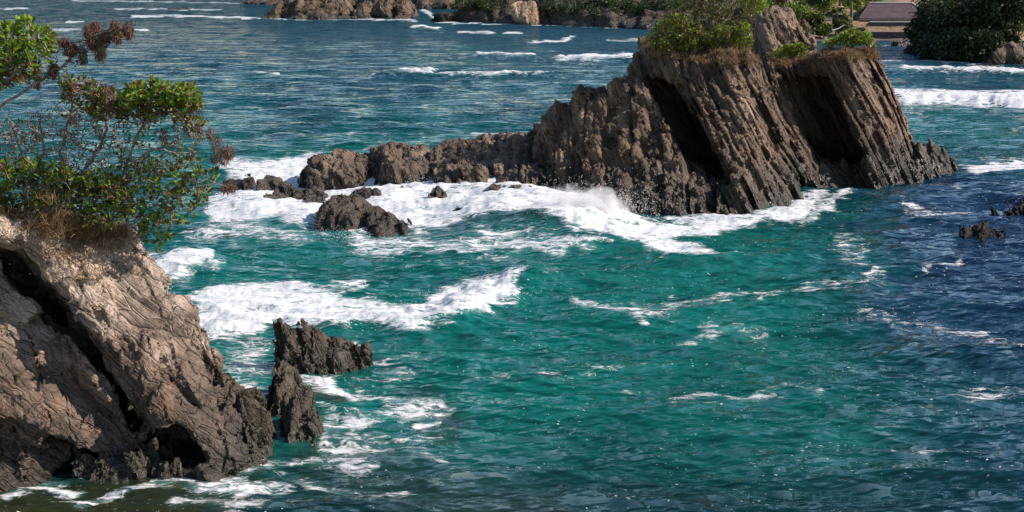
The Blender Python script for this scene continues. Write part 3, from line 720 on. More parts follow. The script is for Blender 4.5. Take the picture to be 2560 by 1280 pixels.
def surf_rock(pts, label, seed, s=.7, name='surf_rock', z=-1.2, mat=None, vox=.095):
    return px_rock(name, pts, label, mat or wetr_m, n=norm((.7, -.4, .6)), vox=vox, s=s, seed=seed, amp=.8)
surf_rock([('b', 795, 590), ('b', 870, 606), ('b', 925, 590), ('b', 935, 540, 2), ('b', 800, 545, 2), (815, 512, 73.5), (850, 494, 74.5), (905, 498, 75), (930, 520, 74), (870, 545, 71.5)], 'largest streaming wet boulder in the surf, fringed by falls', 71)
surf_rock([('b', 905, 604), ('b', 1000, 600), ('b', 1020, 580, 1.5), ('b', 915, 560, 2), (930, 545, 71.5), (945, 528, 72), (985, 545, 72), (1015, 560, 71)], 'wet brown boulder right of the largest streaming one', 72)
surf_rock([('b', 655, 535), ('b', 720, 520), ('b', 735, 490, 1), ('b', 680, 490, 1), (672, 498, 79), (705, 472, 81), (728, 476, 81)], 'long wet slanting rock left of the surf falls', 73)
surf_rock([('b', 655, 485), ('b', 705, 480), ('b', 690, 465, 1), (662, 462, 84), (676, 446, 85), (695, 458, 84.5)], 'small pointed black rock standing in white foam left of the ridge', 74)
surf_rock([('b', 560, 482), ('b', 620, 482), ('b', 600, 462, 1), (575, 456, 86), (605, 448, 86.5), (622, 456, 86)], 'flat dark rock awash beside the outermost shrub twig', 75)
surf_rock([('b', 722, 540), ('b', 800, 530), ('b', 810, 490, 2), ('b', 740, 490, 2), (745, 478, 80), (790, 468, 81), (810, 480, 80)], 'hump of wet rock under the left end of the ridge', 76)
surf_rock([('b', 1065, 530), ('b', 1115, 530), ('b', 1105, 500, 1.5), (1078, 482, 79.5), (1098, 470, 80), (1112, 486, 79.5)], 'pale upright rock alone in the middle of the foam', 77, s=.4, mat=tail_m)
surf_rock([('b', 1110, 560), ('b', 1210, 560), ('b', 1190, 530, 1.5), (1135, 530, 74.5), (1165, 524, 74.8), (1195, 534, 74.2)], 'brown rock just breaking the surface of the surge', 78, s=.4)
surf_rock([('b', 815, 480), ('b', 880, 478), ('b', 870, 462, 1), (825, 458, 84.5), (850, 450, 85), (875, 458, 84.5)], 'low wet ledge just in front of the left end of the ridge', 84, s=.5)
surf_rock([('b', 850, 515), ('b', 930, 512), ('b', 950, 495, 1), ('b', 870, 495, 1), (880, 490, 79.5), (915, 478, 80), (940, 486, 79.5)], 'wet ledge directly behind the largest streaming boulder', 85, s=.5)
surf_rock([('b', 590, 512), ('b', 625, 514), ('b', 615, 502, 1), (600, 500, 80), (615, 496, 80)], 'tiny dark rock in the foam left of the long slanting rock', 86, s=.3)
surf_rock([('b', 1190, 520), ('b', 1330, 530), ('b', 1330, 490, 2), ('b', 1210, 490, 2), (1210, 480, 80), (1260, 470, 80.5), (1320, 476, 79.5)], 'broad washed ledge where the ridge meets the islet', 87, s=.6, mat=tail_m)
surf_rock([('b', 985, 500), ('b', 1050, 500), ('b', 1040, 480, 1), (1000, 476, 81.5), (1030, 468, 82)], 'low knob of rock below the middle of the ridge', 88, s=.4, mat=tail_m)
# black rocks on the right
px_rock('black_rock', [('b', 2400, 600), ('b', 2450, 612), ('b', 2480, 618), ('b', 2510, 596), ('b', 2420, 585, .6), (2430, 572, 70), (2455, 562, 70.4), (2475, 572, 70), (2508, 574, 69.8), (2412, 584, 69.8)], 'widest black knobbly rock low in the dark water at right', black_m, s=.5, vox=.07, seed=81)
px_rock('black_rock', [('b', 2466, 552), ('b', 2505, 552), ('b', 2490, 540, .6), (2476, 536, 75), (2488, 530, 75), (2502, 542, 75)], 'smallest black rock between its two larger black neighbours', black_m, s=.4, vox=.07, seed=82)
px_rock('black_rock', [('b', 2522, 556), ('b', 2640, 560), ('b', 2600, 535, 1.5), ('b', 2540, 535, 1), (2530, 520, 75), (2555, 505, 75.5), (2620, 495, 76)], 'tall black rock cut by the right edge of the picture', black_m, s=.6, vox=.08, seed=83)

# ================================================================== FAR ROCKS AND HEADLANDS
LAY_F = ((6, 2.2, .02), (2.2, 1.2, .06), (.9, .6, .15))
def far_rock(name, hs, label, seed, cat='islet', vox=.55, mat=None, amp=.8, s=1.0, layers=LAY_F, n=norm((.8, -.3, .5)), pad=2.5):
    H = []
    for pts in hs:
        H.append([B(p[1], p[2], p[3] if len(p) > 3 else 0, -2) if p[0] == 'b' else V(*p) for p in pts])
    return rock_from(name, H, n, vox, mat or far_m, label=label, cat=cat, seed=seed, layers=layers, amp=amp, s=s, pad=pad, zmin=-2, band=4.0, jag=3.0)
far_rock('rocky_islet', [[('b', 640, 46), ('b', 800, 51), ('b', 890, 50), ('b', 700, 36, 20), ('b', 900, 36, 20), (700, 18, 392), (735, -14, 396), (800, -18, 396), (868, -6, 396), (885, 30, 388)]], 'far rocky islet with olive grassy slope and surf at its foot', 91)
far_rock('rocky_islet', [[('b', 865, 50), ('b', 1035, 50), ('b', 1030, 36, 15), ('b', 880, 36, 20), (893, 12, 390), (905, -14, 394), (1000, -16, 394), (1028, 4, 390)]], 'far bare steep rock block beside the olive grassy islet', 92)
far_rock('flat_reef', [[('b', 395, 25), ('b', 495, 26), ('b', 480, 20), (420, 21, 468), (470, 19.5, 468)]], 'flat brown reef barely above the waves in the far left', 93, cat='reef', vox=.35, layers=((2, .5, .1), (1, .3, .2)), pad=1)
far_rock('dark_headland', [[('b', 597, 12), ('b', 700, 14), ('b', 640, 6, 40), (610, -4, 545), (640, -14, 550), (760, -20, 550), ('b', 760, 12)]], 'farthest dark headland behind the olive islet', 94, cat='headland', vox=.9)
far_rock('dark_headland', [[('b', 1000, 22), ('b', 1180, 24), ('b', 1000, 12, 30), ('b', 1200, 12, 30), (1000, -12, 485), (1150, -30, 490), (1250, -30, 490)]], 'blue dark headland in the gap between block and wooded bluff', 95, cat='headland', vox=.9)
bluff_m = rock_mat('bluff_rock', norm((.8, -.3, .5)), [(.016, .013, .011), (.04, .03, .022), (.075, .055, .04), (.13, .095, .07), (.03, .032, .012), (.02, .026, .010)], streak=1.0, wet=1.0, scale=5, specks=.1)
bluff = far_rock('wooded_bluff', [[('b', 1078, 52), ('b', 1130, 54), ('b', 1110, 45, 6), (1085, 36, 360), (1120, 22, 364), (1140, 30, 362)],
                          [('b', 1120, 54), ('b', 1260, 60), ('b', 1360, 64), ('b', 1200, 30, 40), (1150, 12, 366), (1200, -12, 370), (1350, -24, 366), (1330, 20, 352)],
                          [('b', 1340, 62), ('b', 1640, 72), ('b', 1720, 80), ('b', 1400, 30, 50), ('b', 1700, 30, 50), (1350, 5, 350), (1380, -24, 358), (1660, -40, 350), (1760, -44, 346), (1930, -60, 356), ('b', 1930, 78, 20), (1640, 20, 334)]],
                 'long dark wooded bluff with a bare tan rock face across the bay', 96, cat='headland', vox=.75, amp=.55, mat=bluff_m)
far_rock('bare_rock_face', [[('b', 1290, 61), ('b', 1350, 64), ('b', 1352, 52), (1266, 8, 349), (1300, -2, 352), (1338, 4, 348), (1346, 30, 345)]], 'bare tan rock face set in the dark wooded bluff', 96, cat='rock', vox=.45, amp=.2, mat=rock_mat('tan_rock', norm((.8, -.3, .5)), [(.25, .17, .11), (.36, .26, .18), (.45, .33, .23), (.5, .38, .28), (.4, .2, .1), (.3, .25, .15)], wet=.7, scale=5, specks=0))
px_rock('black_rock', [('b', 1080, 52), ('b', 1125, 54), (1090, 40, 359), (1108, 34, 360)], 'low black rock at the left foot of the wooded bluff', black_m, s=2.2, vox=.35, seed=97, layers=((1, .4, .3), (.5, .2, .6)))
knob = far_rock('sunlit_rock', [[('b', 1840, 165), ('b', 1930, 172), ('b', 2060, 160), ('b', 2050, 145, 10), ('b', 1840, 140, 10), (1845, 36, 200), (1885, 24, 199), (1985, 27, 198), (2018, 55, 197), (2046, 108, 197), (1930, 90, 193), (1960, 20, 210)]], 'brown sunlit rock knob behind the islet', 98, cat='rock', vox=.26, amp=.6, mat=rock_mat('knob_rock', norm((.8, -.3, .5)), [(.05, .035, .025), (.12, .085, .06), (.20, .145, .105), (.32, .24, .18), (.17, .10, .055), (.12, .10, .05)], wet=1.0, scale=3, specks=.1), layers=((3, 1.4, .06), (1.2, .9, .15), (.5, .5, .35)))
far_rock('shore_rocks', [[('b', 2450, 160), ('b', 2560, 158), ('b', 2700, 158), ('b', 2560, 145, 6), (2480, 140, 200), (2510, 112, 202), (2560, 95, 204), (2680, 80, 204)]], 'grey shore rock outcrop at the foot of the dark grove', 99, cat='rock', vox=.3, amp=.45, layers=((3, 1.4, .06), (1.2, .9, .15), (.5, .5, .35)))
for pts, lb, mt, sd in (([('b', 2225, 116), ('b', 2290, 118), ('b', 2270, 110, 2), (2238, 106, 246), (2262, 103, 247), (2284, 112, 246)], 'pale low rock in the shallows before the beach', far_m, 101),
                        ([('b', 2262, 136), ('b', 2305, 140), ('b', 2290, 128, 2), (2270, 124, 226), (2288, 118, 227), (2302, 128, 226)], 'black boulder in the shallows, left of a flatter one', black_m, 102),
                        ([('b', 2303, 138), ('b', 2345, 138), ('b', 2330, 130, 2), (2312, 128, 226), (2335, 126, 226)], 'flat black boulder nearer the dark grove', black_m, 103)):
    px_rock('beach_boulder', pts, lb, mt, s=1.6, vox=.22, seed=sd, layers=((1, .35, .3), (.5, .2, .6)))
# ================================================================== SHORE BEYOND THE ISLET
def shore_y(px): return 262 + 4 * math.sin(px * .013) + (6 if px < 2150 else 0)
def build_hill():
    us = np.linspace(.195, .62, 130); Ys = np.concatenate([np.linspace(222, 330, 90), np.linspace(336, 620, 30)])
    YY, UU = np.meshgrid(Ys, us, indexing='ij'); X = UU * YY
    px = UU * F + 1280 - 60
    sh = 264 + 4 * np.sin(px * .013) + 2.5 * vnoise(px * .02, 0 * px, 0 * px, 4)
    sh = sh - 52 * smooth(2290, 2470, px)            # the grove's point comes forward
    d = YY - sh
    z = np.interp(d, [-30, -3, 0, 8, 14, 30, 60, 120, 400], [-2.5, -.6, 0, .9, 1.6, 3.6, 7.5, 17, 60])
    gz = np.interp(d, [-30, -1, 0, 6, 20, 60, 400], [-2.5, -.8, .4, 2.2, 4.0, 7, 60]); g = smooth(2290, 2400, px)
    z = z * (1 - g) + gz * g
    z = z + .5 * smooth(4, 30, d) * fbm(X * .12, YY * .12, 0 * X, 4, 33)
    flat = smooth(20, 12, np.abs(X - 88) - 2) * smooth(12, 8, np.abs(YY - 288) - 2)
    z = z * (1 - flat) + 3.3 * flat
    nr, nc = YY.shape; I = np.arange(nr * nc).reshape(nr, nc)
    fc = np.stack([I[:-1, :-1], I[:-1, 1:], I[1:, 1:], I[1:, :-1]], 2).reshape(-1, 4)
    return mesh_np('hillside', np.stack([X, YY, z], 2).reshape(-1, 3), fc, True)
def hill_mat():
    m = NT('hillside'); P = m.pos(); z = m.n('ShaderNodeSeparateXYZ'); m.set(z.inputs[0], P)
    n1 = m.noise(P, .12, 5, .6); n2 = m.noise(P, 1.2, 6, .65)
    dry = m.mix(m.mr(n2, .35, .65), (.36, .21, .12), (.22, .14, .07))
    gr = m.mix(n2, (.05, .07, .02), (.12, .11, .04))
    c = m.mix(m.mr(n1, .50, .62), dry, gr)
    sand = m.mix(n2, (.30, .22, .18), (.20, .15, .13))
    c = m.mix(m.mr(m.math('ADD', z.outputs[2], m.math('MULTIPLY', n2, .8)), 1.5, 2.4), sand, c)
    c = m.mix(m.mr(z.outputs[2], .1, .5), (.10, .075, .07), c)
    m.set(m.b.inputs['Base Color'], c); m.b.inputs['Roughness'].default_value = .9
    m.set(m.b.inputs['Normal'], m.bump(n2, 1, .4))
    return m.m
hill = put('hillside', build_hill(), hill_mat()); tag(hill, kind='structure')

dg = None
def refresh():
    global dg
    bpy.context.view_layer.update(); dg = bpy.context.evaluated_depsgraph_get()
refresh()
def ground(x, y, top=60.0, default=0.0):
    ok, loc, nrm, i, o, mt = sc.ray_cast(dg, Vector((x, y, top)), Vector((0, 0, -1)))
    return loc.z if ok else default

# ------------------------------------------------------------------ leaves, tubes
LEAF6 = np.array([[0, 0, 0], [-.22, .35, .03], [-.27, .72, .05], [0, 1, -.02], [.27, .72, .05], [.22, .35, .03], [0, .5, -.05]])
LEAF6_F = np.array([[0, 6, 1], [1, 6, 2], [2, 6, 3], [3, 6, 4], [4, 6, 5], [5, 6, 0]])
LEAF4 = np.array([[0, 0, 0], [-.28, .55, .06], [0, 1, 0], [.28, .55, .06]])
LEAF4_F = np.array([[0, 3, 1], [1, 3, 2]])
def rand_unit(rg, n):
    v = rg.normal(size=(n, 3)); return v / np.linalg.norm(v, axis=1, keepdims=True)
def leaf_frames(rg, dirs):
    d = dirs / np.linalg.norm(dirs, axis=1, keepdims=True)
    up = np.array([0, 0, 1.0]) + .5 * rg.normal(size=d.shape)
    s = np.cross(d, up); s /= np.linalg.norm(s, axis=1, keepdims=True) + 1e-9
    nn = np.cross(s, d)
    return np.stack([s, d, nn], 1)                    # rows: side, along, normal
def leaves_mesh(name, pts, dirs, size, rg, simple=True):
    base, bf = (LEAF4, LEAF4_F) if simple else (LEAF6, LEAF6_F)
    M = leaf_frames(rg, dirs); n = len(pts)
    sz = size * rg.uniform(.65, 1.2, n)
    v = np.einsum('vk,nkc->nvc', base, M) * sz[:, None, None] + pts[:, None, :]
    f = bf[None] + (np.arange(n) * len(base))[:, None, None]
    return mesh_np(name, v.reshape(-1, 3), f.reshape(-1, 3), False)
def tubes_mesh(name, paths, k=5):
    vs, fs = [], []; o = 0
    cs = [(math.cos(2 * math.pi * i / k), math.sin(2 * math.pi * i / k)) for i in range(k)]
    for pts, rad in paths:
        pts = np.asarray(pts); n = len(pts)
        t = np.gradient(pts, axis=0); t /= np.linalg.norm(t, axis=1, keepdims=True) + 1e-9
        a = np.cross(t, [.31, .2, .93]); a /= np.linalg.norm(a, axis=1, keepdims=True) + 1e-9
        b = np.cross(t, a)
        for i in range(n):
            for c, s in cs: vs.append(pts[i] + (a[i] * c + b[i] * s) * rad[i])
        for i in range(n - 1):
            for j in range(k):
                fs.append((o + i * k + j, o + i * k + (j + 1) % k, o + (i + 1) * k + (j + 1) % k, o + (i + 1) * k + j))
        o += n * k
    return mesh_np(name, np.array(vs), np.array(fs), True)

class Plant:
    """limbs drawn as polylines; twigs grow from the nearest wood to each target; pipe-model radii"""
    def __init__(s, limbs, seed, rtip=.006, pw=.27, rmax=.07):
        s.rg = np.random.default_rng(seed); s.nodes = []; s.par = []; s.limb = []; s.rtip, s.pw, s.rmax = rtip, pw, rmax
        s.ends = []; s.enddir = []
        s.paths = []
        for li, P in enumerate(limbs):
            P = np.array(P, float); out = [P[0]]
            for a, b in zip(P[:-1], P[1:]):
                m = max(2, int(np.linalg.norm(b - a) / .25))
                for i in range(1, m + 1): out.append(a + (b - a) * i / m + s.rg.normal(size=3) * .025)
            start = -1
            if li and len(s.nodes):
                dd = np.linalg.norm(np.array(s.nodes) - out[0], axis=1); j = int(dd.argmin())
                if dd[j] < .6: start = j
            s._add(out, start, li)
    def _add(s, pts, parent, li):
        ids = []
        for p in pts:
            s.nodes.append(np.array(p)); s.par.append(parent); s.limb.append(li); parent = len(s.nodes) - 1; ids.append(parent)
        s.paths.append(ids)
        return parent
    def reach(s, targets, wob=.06, step=.16, maxd=2.5, sag=.0):
        N = np.array(s.nodes); T = np.array(targets)
        d0 = np.array([np.linalg.norm(N - t, axis=1).min() for t in T])
        for t in T[np.argsort(d0)]:
            N = np.array(s.nodes); dd = np.linalg.norm(N - t, axis=1)
            j = int((dd + .25 * np.maximum(N[:, 2] - t[2], 0)).argmin()); d = dd[j]
            if d > maxd: continue
            m = max(2, int(d / step)); a = N[j]
            side = np.cross(t - a, s.rg.normal(size=3)); side = side / (np.linalg.norm(side) + 1e-9) * d * s.rg.uniform(.05, .28)
            pts = []
            for i in range(1, m + 1):
                q = i / m; pts.append(a + (t - a) * q + side * math.sin(q * math.pi) + s.rg.normal(size=3) * wob * min(step, d) * (1 if i < m else 0) * 1.6)
            e = s._add(pts, j, s.limb[j]); s.ends.append(e)
            dr = pts[-1] - (pts[-2] if len(pts) > 1 else a); s.enddir.append(dr / (np.linalg.norm(dr) + 1e-9))
        return s
    def wood(s, root, mat, name='branch', k=5):
        cnt = np.zeros(len(s.nodes)); 
        for e in s.ends: cnt[e] += 1
        for p in s.paths[:]: cnt[p[-1]] += .5
        for i in range(len(s.nodes) - 1, -1, -1):
            if s.par[i] >= 0: cnt[s.par[i]] += cnt[i]
        rad = np.minimum(s.rtip * np.maximum(cnt, .4) ** s.pw, s.rmax)
        for li in sorted(set(s.limb)):
            ps = []
            for ids in s.paths:
                if s.limb[ids[0]] != li: continue
                q = ids if s.par[ids[0]] < 0 else [s.par[ids[0]]] + ids
                r = [rad[i] for i in q]
                if s.par[ids[0]] >= 0: r[0] = min(r[0], r[1] * 1.3)
                if len(q) > 1: ps.append(([s.nodes[i] for i in q], r))
            if ps: put(name, tubes_mesh(name, ps, k), mat, root)
def px_in(poly, x, y):
    q = np.array(poly, float); return polysdf(np.array([x]), np.array([y]), q)[0] < 0
def scatter(poly, n, Y0, Y1, rg):
    """points filling a drawn outline at distances Y0..Y1"""
    q = np.array(poly, float); lo, hi = q.min(0), q.max(0); out = []
    while len(out) < n:
        x, y = rg.uniform(lo[0], hi[0]), rg.uniform(lo[1], hi[1])
        if px_in(poly, x, y): out.append(V(x, y, rg.uniform(Y0, Y1)))
    return np.array(out)

bark_m = simple_mat('grey_bark', (.14, .11, .095), (.36, .30, .26), 9, .85)
darkbark_m = simple_mat('dark_bark', (.06, .042, .032), (.14, .10, .075), 6, .85)
G_bright = leaf_mat('leaf_bright', (.11, .22, .015), (.32, .42, .04), .45)
G_mid = leaf_mat('leaf_mid', (.05, .11, .018), (.13, .20, .03), .35)
G_rust = leaf_mat('leaf_rust', (.10, .038, .018), (.26, .12, .045), .3, .6)
moss_m = leaf_mat('tuft_brown', (.10, .042, .028), (.24, .125, .08), .2, .8)
straw_m = leaf_mat('straw', (.34, .22, .11), (.19, .12, .06), .3, .8)
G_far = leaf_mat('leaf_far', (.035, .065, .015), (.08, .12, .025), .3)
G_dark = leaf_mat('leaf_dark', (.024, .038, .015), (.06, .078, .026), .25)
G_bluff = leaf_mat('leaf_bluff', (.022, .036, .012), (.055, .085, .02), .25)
G_yel = leaf_mat('leaf_yellow_green', (.10, .16, .018), (.24, .27, .04), .4)
G_olive = leaf_mat('leaf_olive', (.06, .06, .022), (.15, .12, .05), .3, .6)

LEAF_ME = {}
def one_leaf(mat):
    if mat.name not in LEAF_ME:
        me = mesh_np('leaf', LEAF6, LEAF6_F, False); me.materials.append(mat); LEAF_ME[mat.name] = me
    return LEAF_ME[mat.name]
def rosettes(tips, dirs, rg, nl=(6, 11), spread=.9, upb=.35, gap=.05):
    P, D = [], []
    for t, d in zip(tips, dirs):
        n = rg.integers(*nl)
        v = rand_unit(rg, n); q = d * .7 + v * spread + np.array([0, 0, upb])
        q /= np.linalg.norm(q, axis=1, keepdims=True) + 1e-9
        P.append(t + v * gap + d * rg.uniform(-.12, .02, (n, 1))); D.append(q)
    return np.concatenate(P), np.concatenate(D)
def dress(root, P, D, mats, wts, size, rg, single=0, simple=False):
    """leaves of a plant: the `single` biggest ones as objects of their own, the rest joined per tint"""
    n = len(P); pick = rg.choice(len(mats), n, p=np.array(wts) / sum(wts))
    order = np.argsort(P[:, 1] + rg.normal(size=n) * .4); solo = order[:single]
    M = leaf_frames(rg, D[solo]) if single else None
    for i, j in enumerate(solo):
        o = bpy.data.objects.new('leaf', one_leaf(mats[pick[j]])); COL.objects.link(o); o.parent = root
        s, d, nn = M[i]
        m = Matrix(((s[0], d[0], nn[0]), (s[1], d[1], nn[1]), (s[2], d[2], nn[2]))).to_4x4()
        o.matrix_local = Matrix.Translation(Vector(P[j]) - root.location) @ m @ Matrix.Scale(float(size * rg.uniform(.75, 1.2)), 4)
    rest = np.ones(n, bool); rest[solo] = False
    for k, mt in enumerate(mats):
        s = rest & (pick == k)
        if s.sum(): tag(put('foliage', leaves_mesh('foliage', P[s], D[s], size, rg, simple), mt, root), kind='stuff')
def tuft(root, c, rx, rz, rg, n=420, mat=None, name='dead_leaf_tuft'):
    rx *= 1.45; rz *= 1.45
    v = rand_unit(rg, n) * rg.uniform(.2, 1, (n, 1)) ** .5
    P = c + v * (rx, rx, rz) * .62
    D = v * .6 + np.array([0, 0, -.8]) + rg.normal(size=(n, 3)) * .45
    L = rx * .6
    M = leaf_frames(rg, D); w = np.array([[-.085, 0, 0], [.085, 0, 0], [.02, 1, 0]])
    vv = np.einsum('vk,nkc->nvc', w, M) * L * rg.uniform(.6, 1.2, (n, 1, 1)) + P[:, None]
    put(name, mesh_np(name, vv.reshape(-1, 3), np.arange(n * 3).reshape(-1, 3)), mat or moss_m, root)

# ------------------------------------------------------------------ upper left windblown tree
rg = np.random.default_rng(11)
T1Y = 36.5
t1 = thing('sea_grape_tree', 'upper leaning tree branch with glossy green crown entering from the left edge', 'tree', V(-260, 560, T1Y))
pl = Plant([[V(-260, 600, T1Y), V(-200, 420, T1Y), V(-90, 320, T1Y), V(0, 268, T1Y), V(70, 222, T1Y), (V(150, 172, T1Y)), V(200, 120, T1Y), V(262, 84, T1Y), V(318, 70, T1Y)],
            [V(-90, 320, T1Y), V(-40, 240, T1Y - .4), V(30, 190, T1Y - .5), V(90, 130, T1Y - .4)],
            [V(-40, 240, T1Y), V(-30, 160, T1Y + .5), V(40, 100, T1Y + .5), V(80, 80, T1Y + .4)],
            [V(0, 268, T1Y), V(60, 262, T1Y), V(110, 235, T1Y + .2)]], 21, rtip=.012)
crownA = [(-120, 60), (-20, 52), (70, 55), (110, 70), (140, 105), (125, 150), (90, 190), (30, 215), (-60, 230), (-200, 240)]
pl.reach(scatter(crownA, 330, T1Y - 1, T1Y + 1.2, rg)); nA = len(pl.ends)
pl.reach(scatter([(120, 110), (200, 100), (330, 58), (335, 90), (240, 130), (150, 190), (100, 220)], 80, T1Y - .3, T1Y + .3, rg)); nB = len(pl.ends)
pl.wood(t1, bark_m)
E = np.array(pl.nodes)[pl.ends]; ED = np.array(pl.enddir)
P, D = rosettes(E[:nA], ED[:nA], rg, (8, 13)); top = P[:, 2] > V(0, 150, T1Y)[2]
dress(t1, P[top], D[top], [G_bright, G_mid, G_rust], [.6, .33, .07], .22, rg, 200)
dress(t1, P[~top], D[~top], [G_mid, G_rust, G_bright], [.45, .35, .2], .20, rg, 90)
P, D = rosettes(E[nA:nB], ED[nA:nB], rg, (3, 6)); dress(t1, P, D, [G_mid, G_rust], [.4, .6], .12, rg, 0)
for x, y, a, b in ((222, 78, 14, 22), (238, 66, 12, 16), (262, 92, 14, 18), (287, 62, 12, 12), (292, 90, 13, 22), (320, 76, 15, 22), (232, 105, 15, 18), (250, 128, 15, 26), (208, 140, 11, 26), (180, 122, 14, 20), (132, 175, 13, 24), (94, 208, 9, 18), (160, 105, 12, 12)):
    tuft(t1, V(x, y, T1Y + rg.uniform(-.15, .15)), a * .0126, b * .0126, rg)

# ------------------------------------------------------------------ main shrub on the cliff edge
t2 = thing('sea_grape_shrub', 'large twiggy shrub with bare grey branches leaning right over the water', 'shrub', V(250, 600, 38.6))
Y = 38.6
limbs = [[V(335, 610, Y), V(300, 500, Y), (V(312, 430, Y)), V(360, 385, Y), V(450, 350, Y), V(520, 335, Y), V(560, 372, Y)],
         [V(312, 430, Y), V(345, 330, Y + .3), V(400, 270, Y + .3), V(440, 240, Y + .3)],
         [V(335, 600, Y), V(400, 520, Y), V(470, 470, Y - .2), V(540, 455, Y - .2), V(580, 470, Y)],
         [V(470, 520, Y), V(540, 505, Y), V(595, 480, Y + .2)],
         [V(350, 600, Y - .3), V(390, 562, Y - .4), V(415, 575, Y - .4), V(428, 600, Y - .4)],
         [V(360, 590, Y - .5), V(365, 640, Y - .5)],
         [V(520, 530, Y), V(545, 560, Y), V(565, 588, Y)]]
pl = Plant(limbs, 22, rtip=.009)
z_g = [(300, 240), (330, 215), (380, 205), (430, 215), (480, 215), (505, 260), (520, 300), (500, 330), (440, 300), (360, 300), (310, 290)]
z_m = [(300, 300), (420, 300), (510, 340), (500, 400), (420, 420), (300, 420), (280, 350)]
z_l = [(270, 420), (360, 400), (470, 385), (530, 400), (545, 470), (500, 520), (460, 560), (400, 570), (330, 560), (280, 520)]
z_d = [(335, 560), (420, 560), (430, 600), (395, 618), (350, 600)]
pl.reach(scatter(z_g, 210, Y - .7, Y + .9, rg)); a1 = len(pl.ends)
pl.reach(scatter(z_m, 210, Y - .6, Y + .8, rg)); a2 = len(pl.ends)
pl.reach(scatter(z_l, 240, Y - .8, Y + .8, rg)); a3 = len(pl.ends)
pl.reach(scatter(z_d, 30, Y - .6, Y - .2, rg)); a4 = len(pl.ends)
pl.wood(t2, bark_m)
E = np.array(pl.nodes)[pl.ends]; ED = np.array(pl.enddir)
P, D = rosettes(E[:a1], ED[:a1], rg, (7, 12)); hi_ = P[:, 2] > V(0, 262, Y)[2]
dress(t2, P[hi_], D[hi_], [G_bright, G_mid, G_rust], [.55, .3, .15], .22, rg, 130)
dress(t2, P[~hi_], D[~hi_], [G_mid, G_rust, G_bright], [.3, .5, .2], .17, rg, 40)
P, D = rosettes(E[a1:a2], ED[a1:a2], rg, (0, 4)); dress(t2, P, D, [G_mid, G_rust, G_yel], [.45, .4, .15], .15, rg)
P, D = rosettes(E[a2:a4], ED[a2:a4], rg, (3, 8)); dress(t2, P, D, [G_bright, G_mid, G_olive, G_rust], [.22, .4, .22, .16], .20, rg, 110)
for x, y, a, b in ((528, 335, 12, 20), (545, 365, 16, 28), (572, 378, 16, 22), (560, 395, 15, 20), (535, 395, 10, 14), (497, 330, 14, 26), (470, 318, 14, 22), (352, 255, 16, 34), (365, 290, 13, 24), (300, 262, 12, 34), (270, 235, 14, 38), (438, 290, 12, 20), (410, 340, 13, 24), (565, 470, 14, 14), (580, 472, 10, 12)):
    tuft(t2, V(x, y, Y + rg.uniform(-.3, .5)), a * .0131, b * .0131, rg, 200)
for x, y in ((581, 513), (581, 549)):
    tuft(t2, V(x, y, Y), .075, .08, rg, 60)

# ------------------------------------------------------------------ twiggy thicket left of it
t3 = thing('twiggy_shrub', 'leafless looking thicket of pale and rusty twigs at the left edge', 'shrub', V(120, 590, 39.2))
Y = 39.3
pl = Plant([[V(200, 600, Y), V(175, 480, Y), V(150, 380, Y), V(172, 300, Y), V(185, 225, Y)],
            [V(175, 480, Y), V(230, 400, Y + .2), V(270, 320, Y + .2), V(262, 240, Y + .3)],
            [V(70, 600, Y), V(62, 470, Y), V(50, 380, Y), V(30, 310, Y), V(-10, 260, Y)],
            [V(62, 470, Y), V(110, 380, Y), V(100, 300, Y)], [V(-60, 600, Y), V(-40, 420, Y), V(4, 300, Y)]], 23, rtip=.012)
pl.reach(scatter([(150, 195), (200, 188), (300, 235), (310, 300), (250, 300), (160, 260)], 150, Y - .5, Y + .6, rg)); b1 = len(pl.ends)
pl.reach(scatter([(-80, 330), (60, 290), (150, 255), (300, 290), (320, 420), (150, 440), (-80, 430)], 620, Y - .9, Y + .9, rg)); b2 = len(pl.ends)
pl.wood(t3, bark_m, k=4)
E = np.array(pl.nodes)[pl.ends]; ED = np.array(pl.enddir)
P, D = rosettes(E[:b1], ED[:b1], rg, (5, 10)); dress(t3, P, D, [G_rust, G_mid, G_bright], [.45, .35, .2], .16, rg, 150)
P, D = rosettes(E[b1:b2], ED[b1:b2], rg, (1, 5), gap=.09); dress(t3, P, D, [moss_m, G_rust, G_olive, G_mid], [.45, .25, .2, .1], .10, rg)
for x, y, a, b in ((180, 215, 13, 22), (215, 225, 12, 26), (232, 250, 12, 26), (160, 235, 10, 22), (80, 300, 9, 30), (100, 330, 10, 28), (60, 345, 9, 24), (190, 300, 10, 26), (245, 330, 10, 24)):
    tuft(t3, V(x, y, Y + rg.uniform(-.3, .3)), a * .0133, b * .0133, rg, 150)

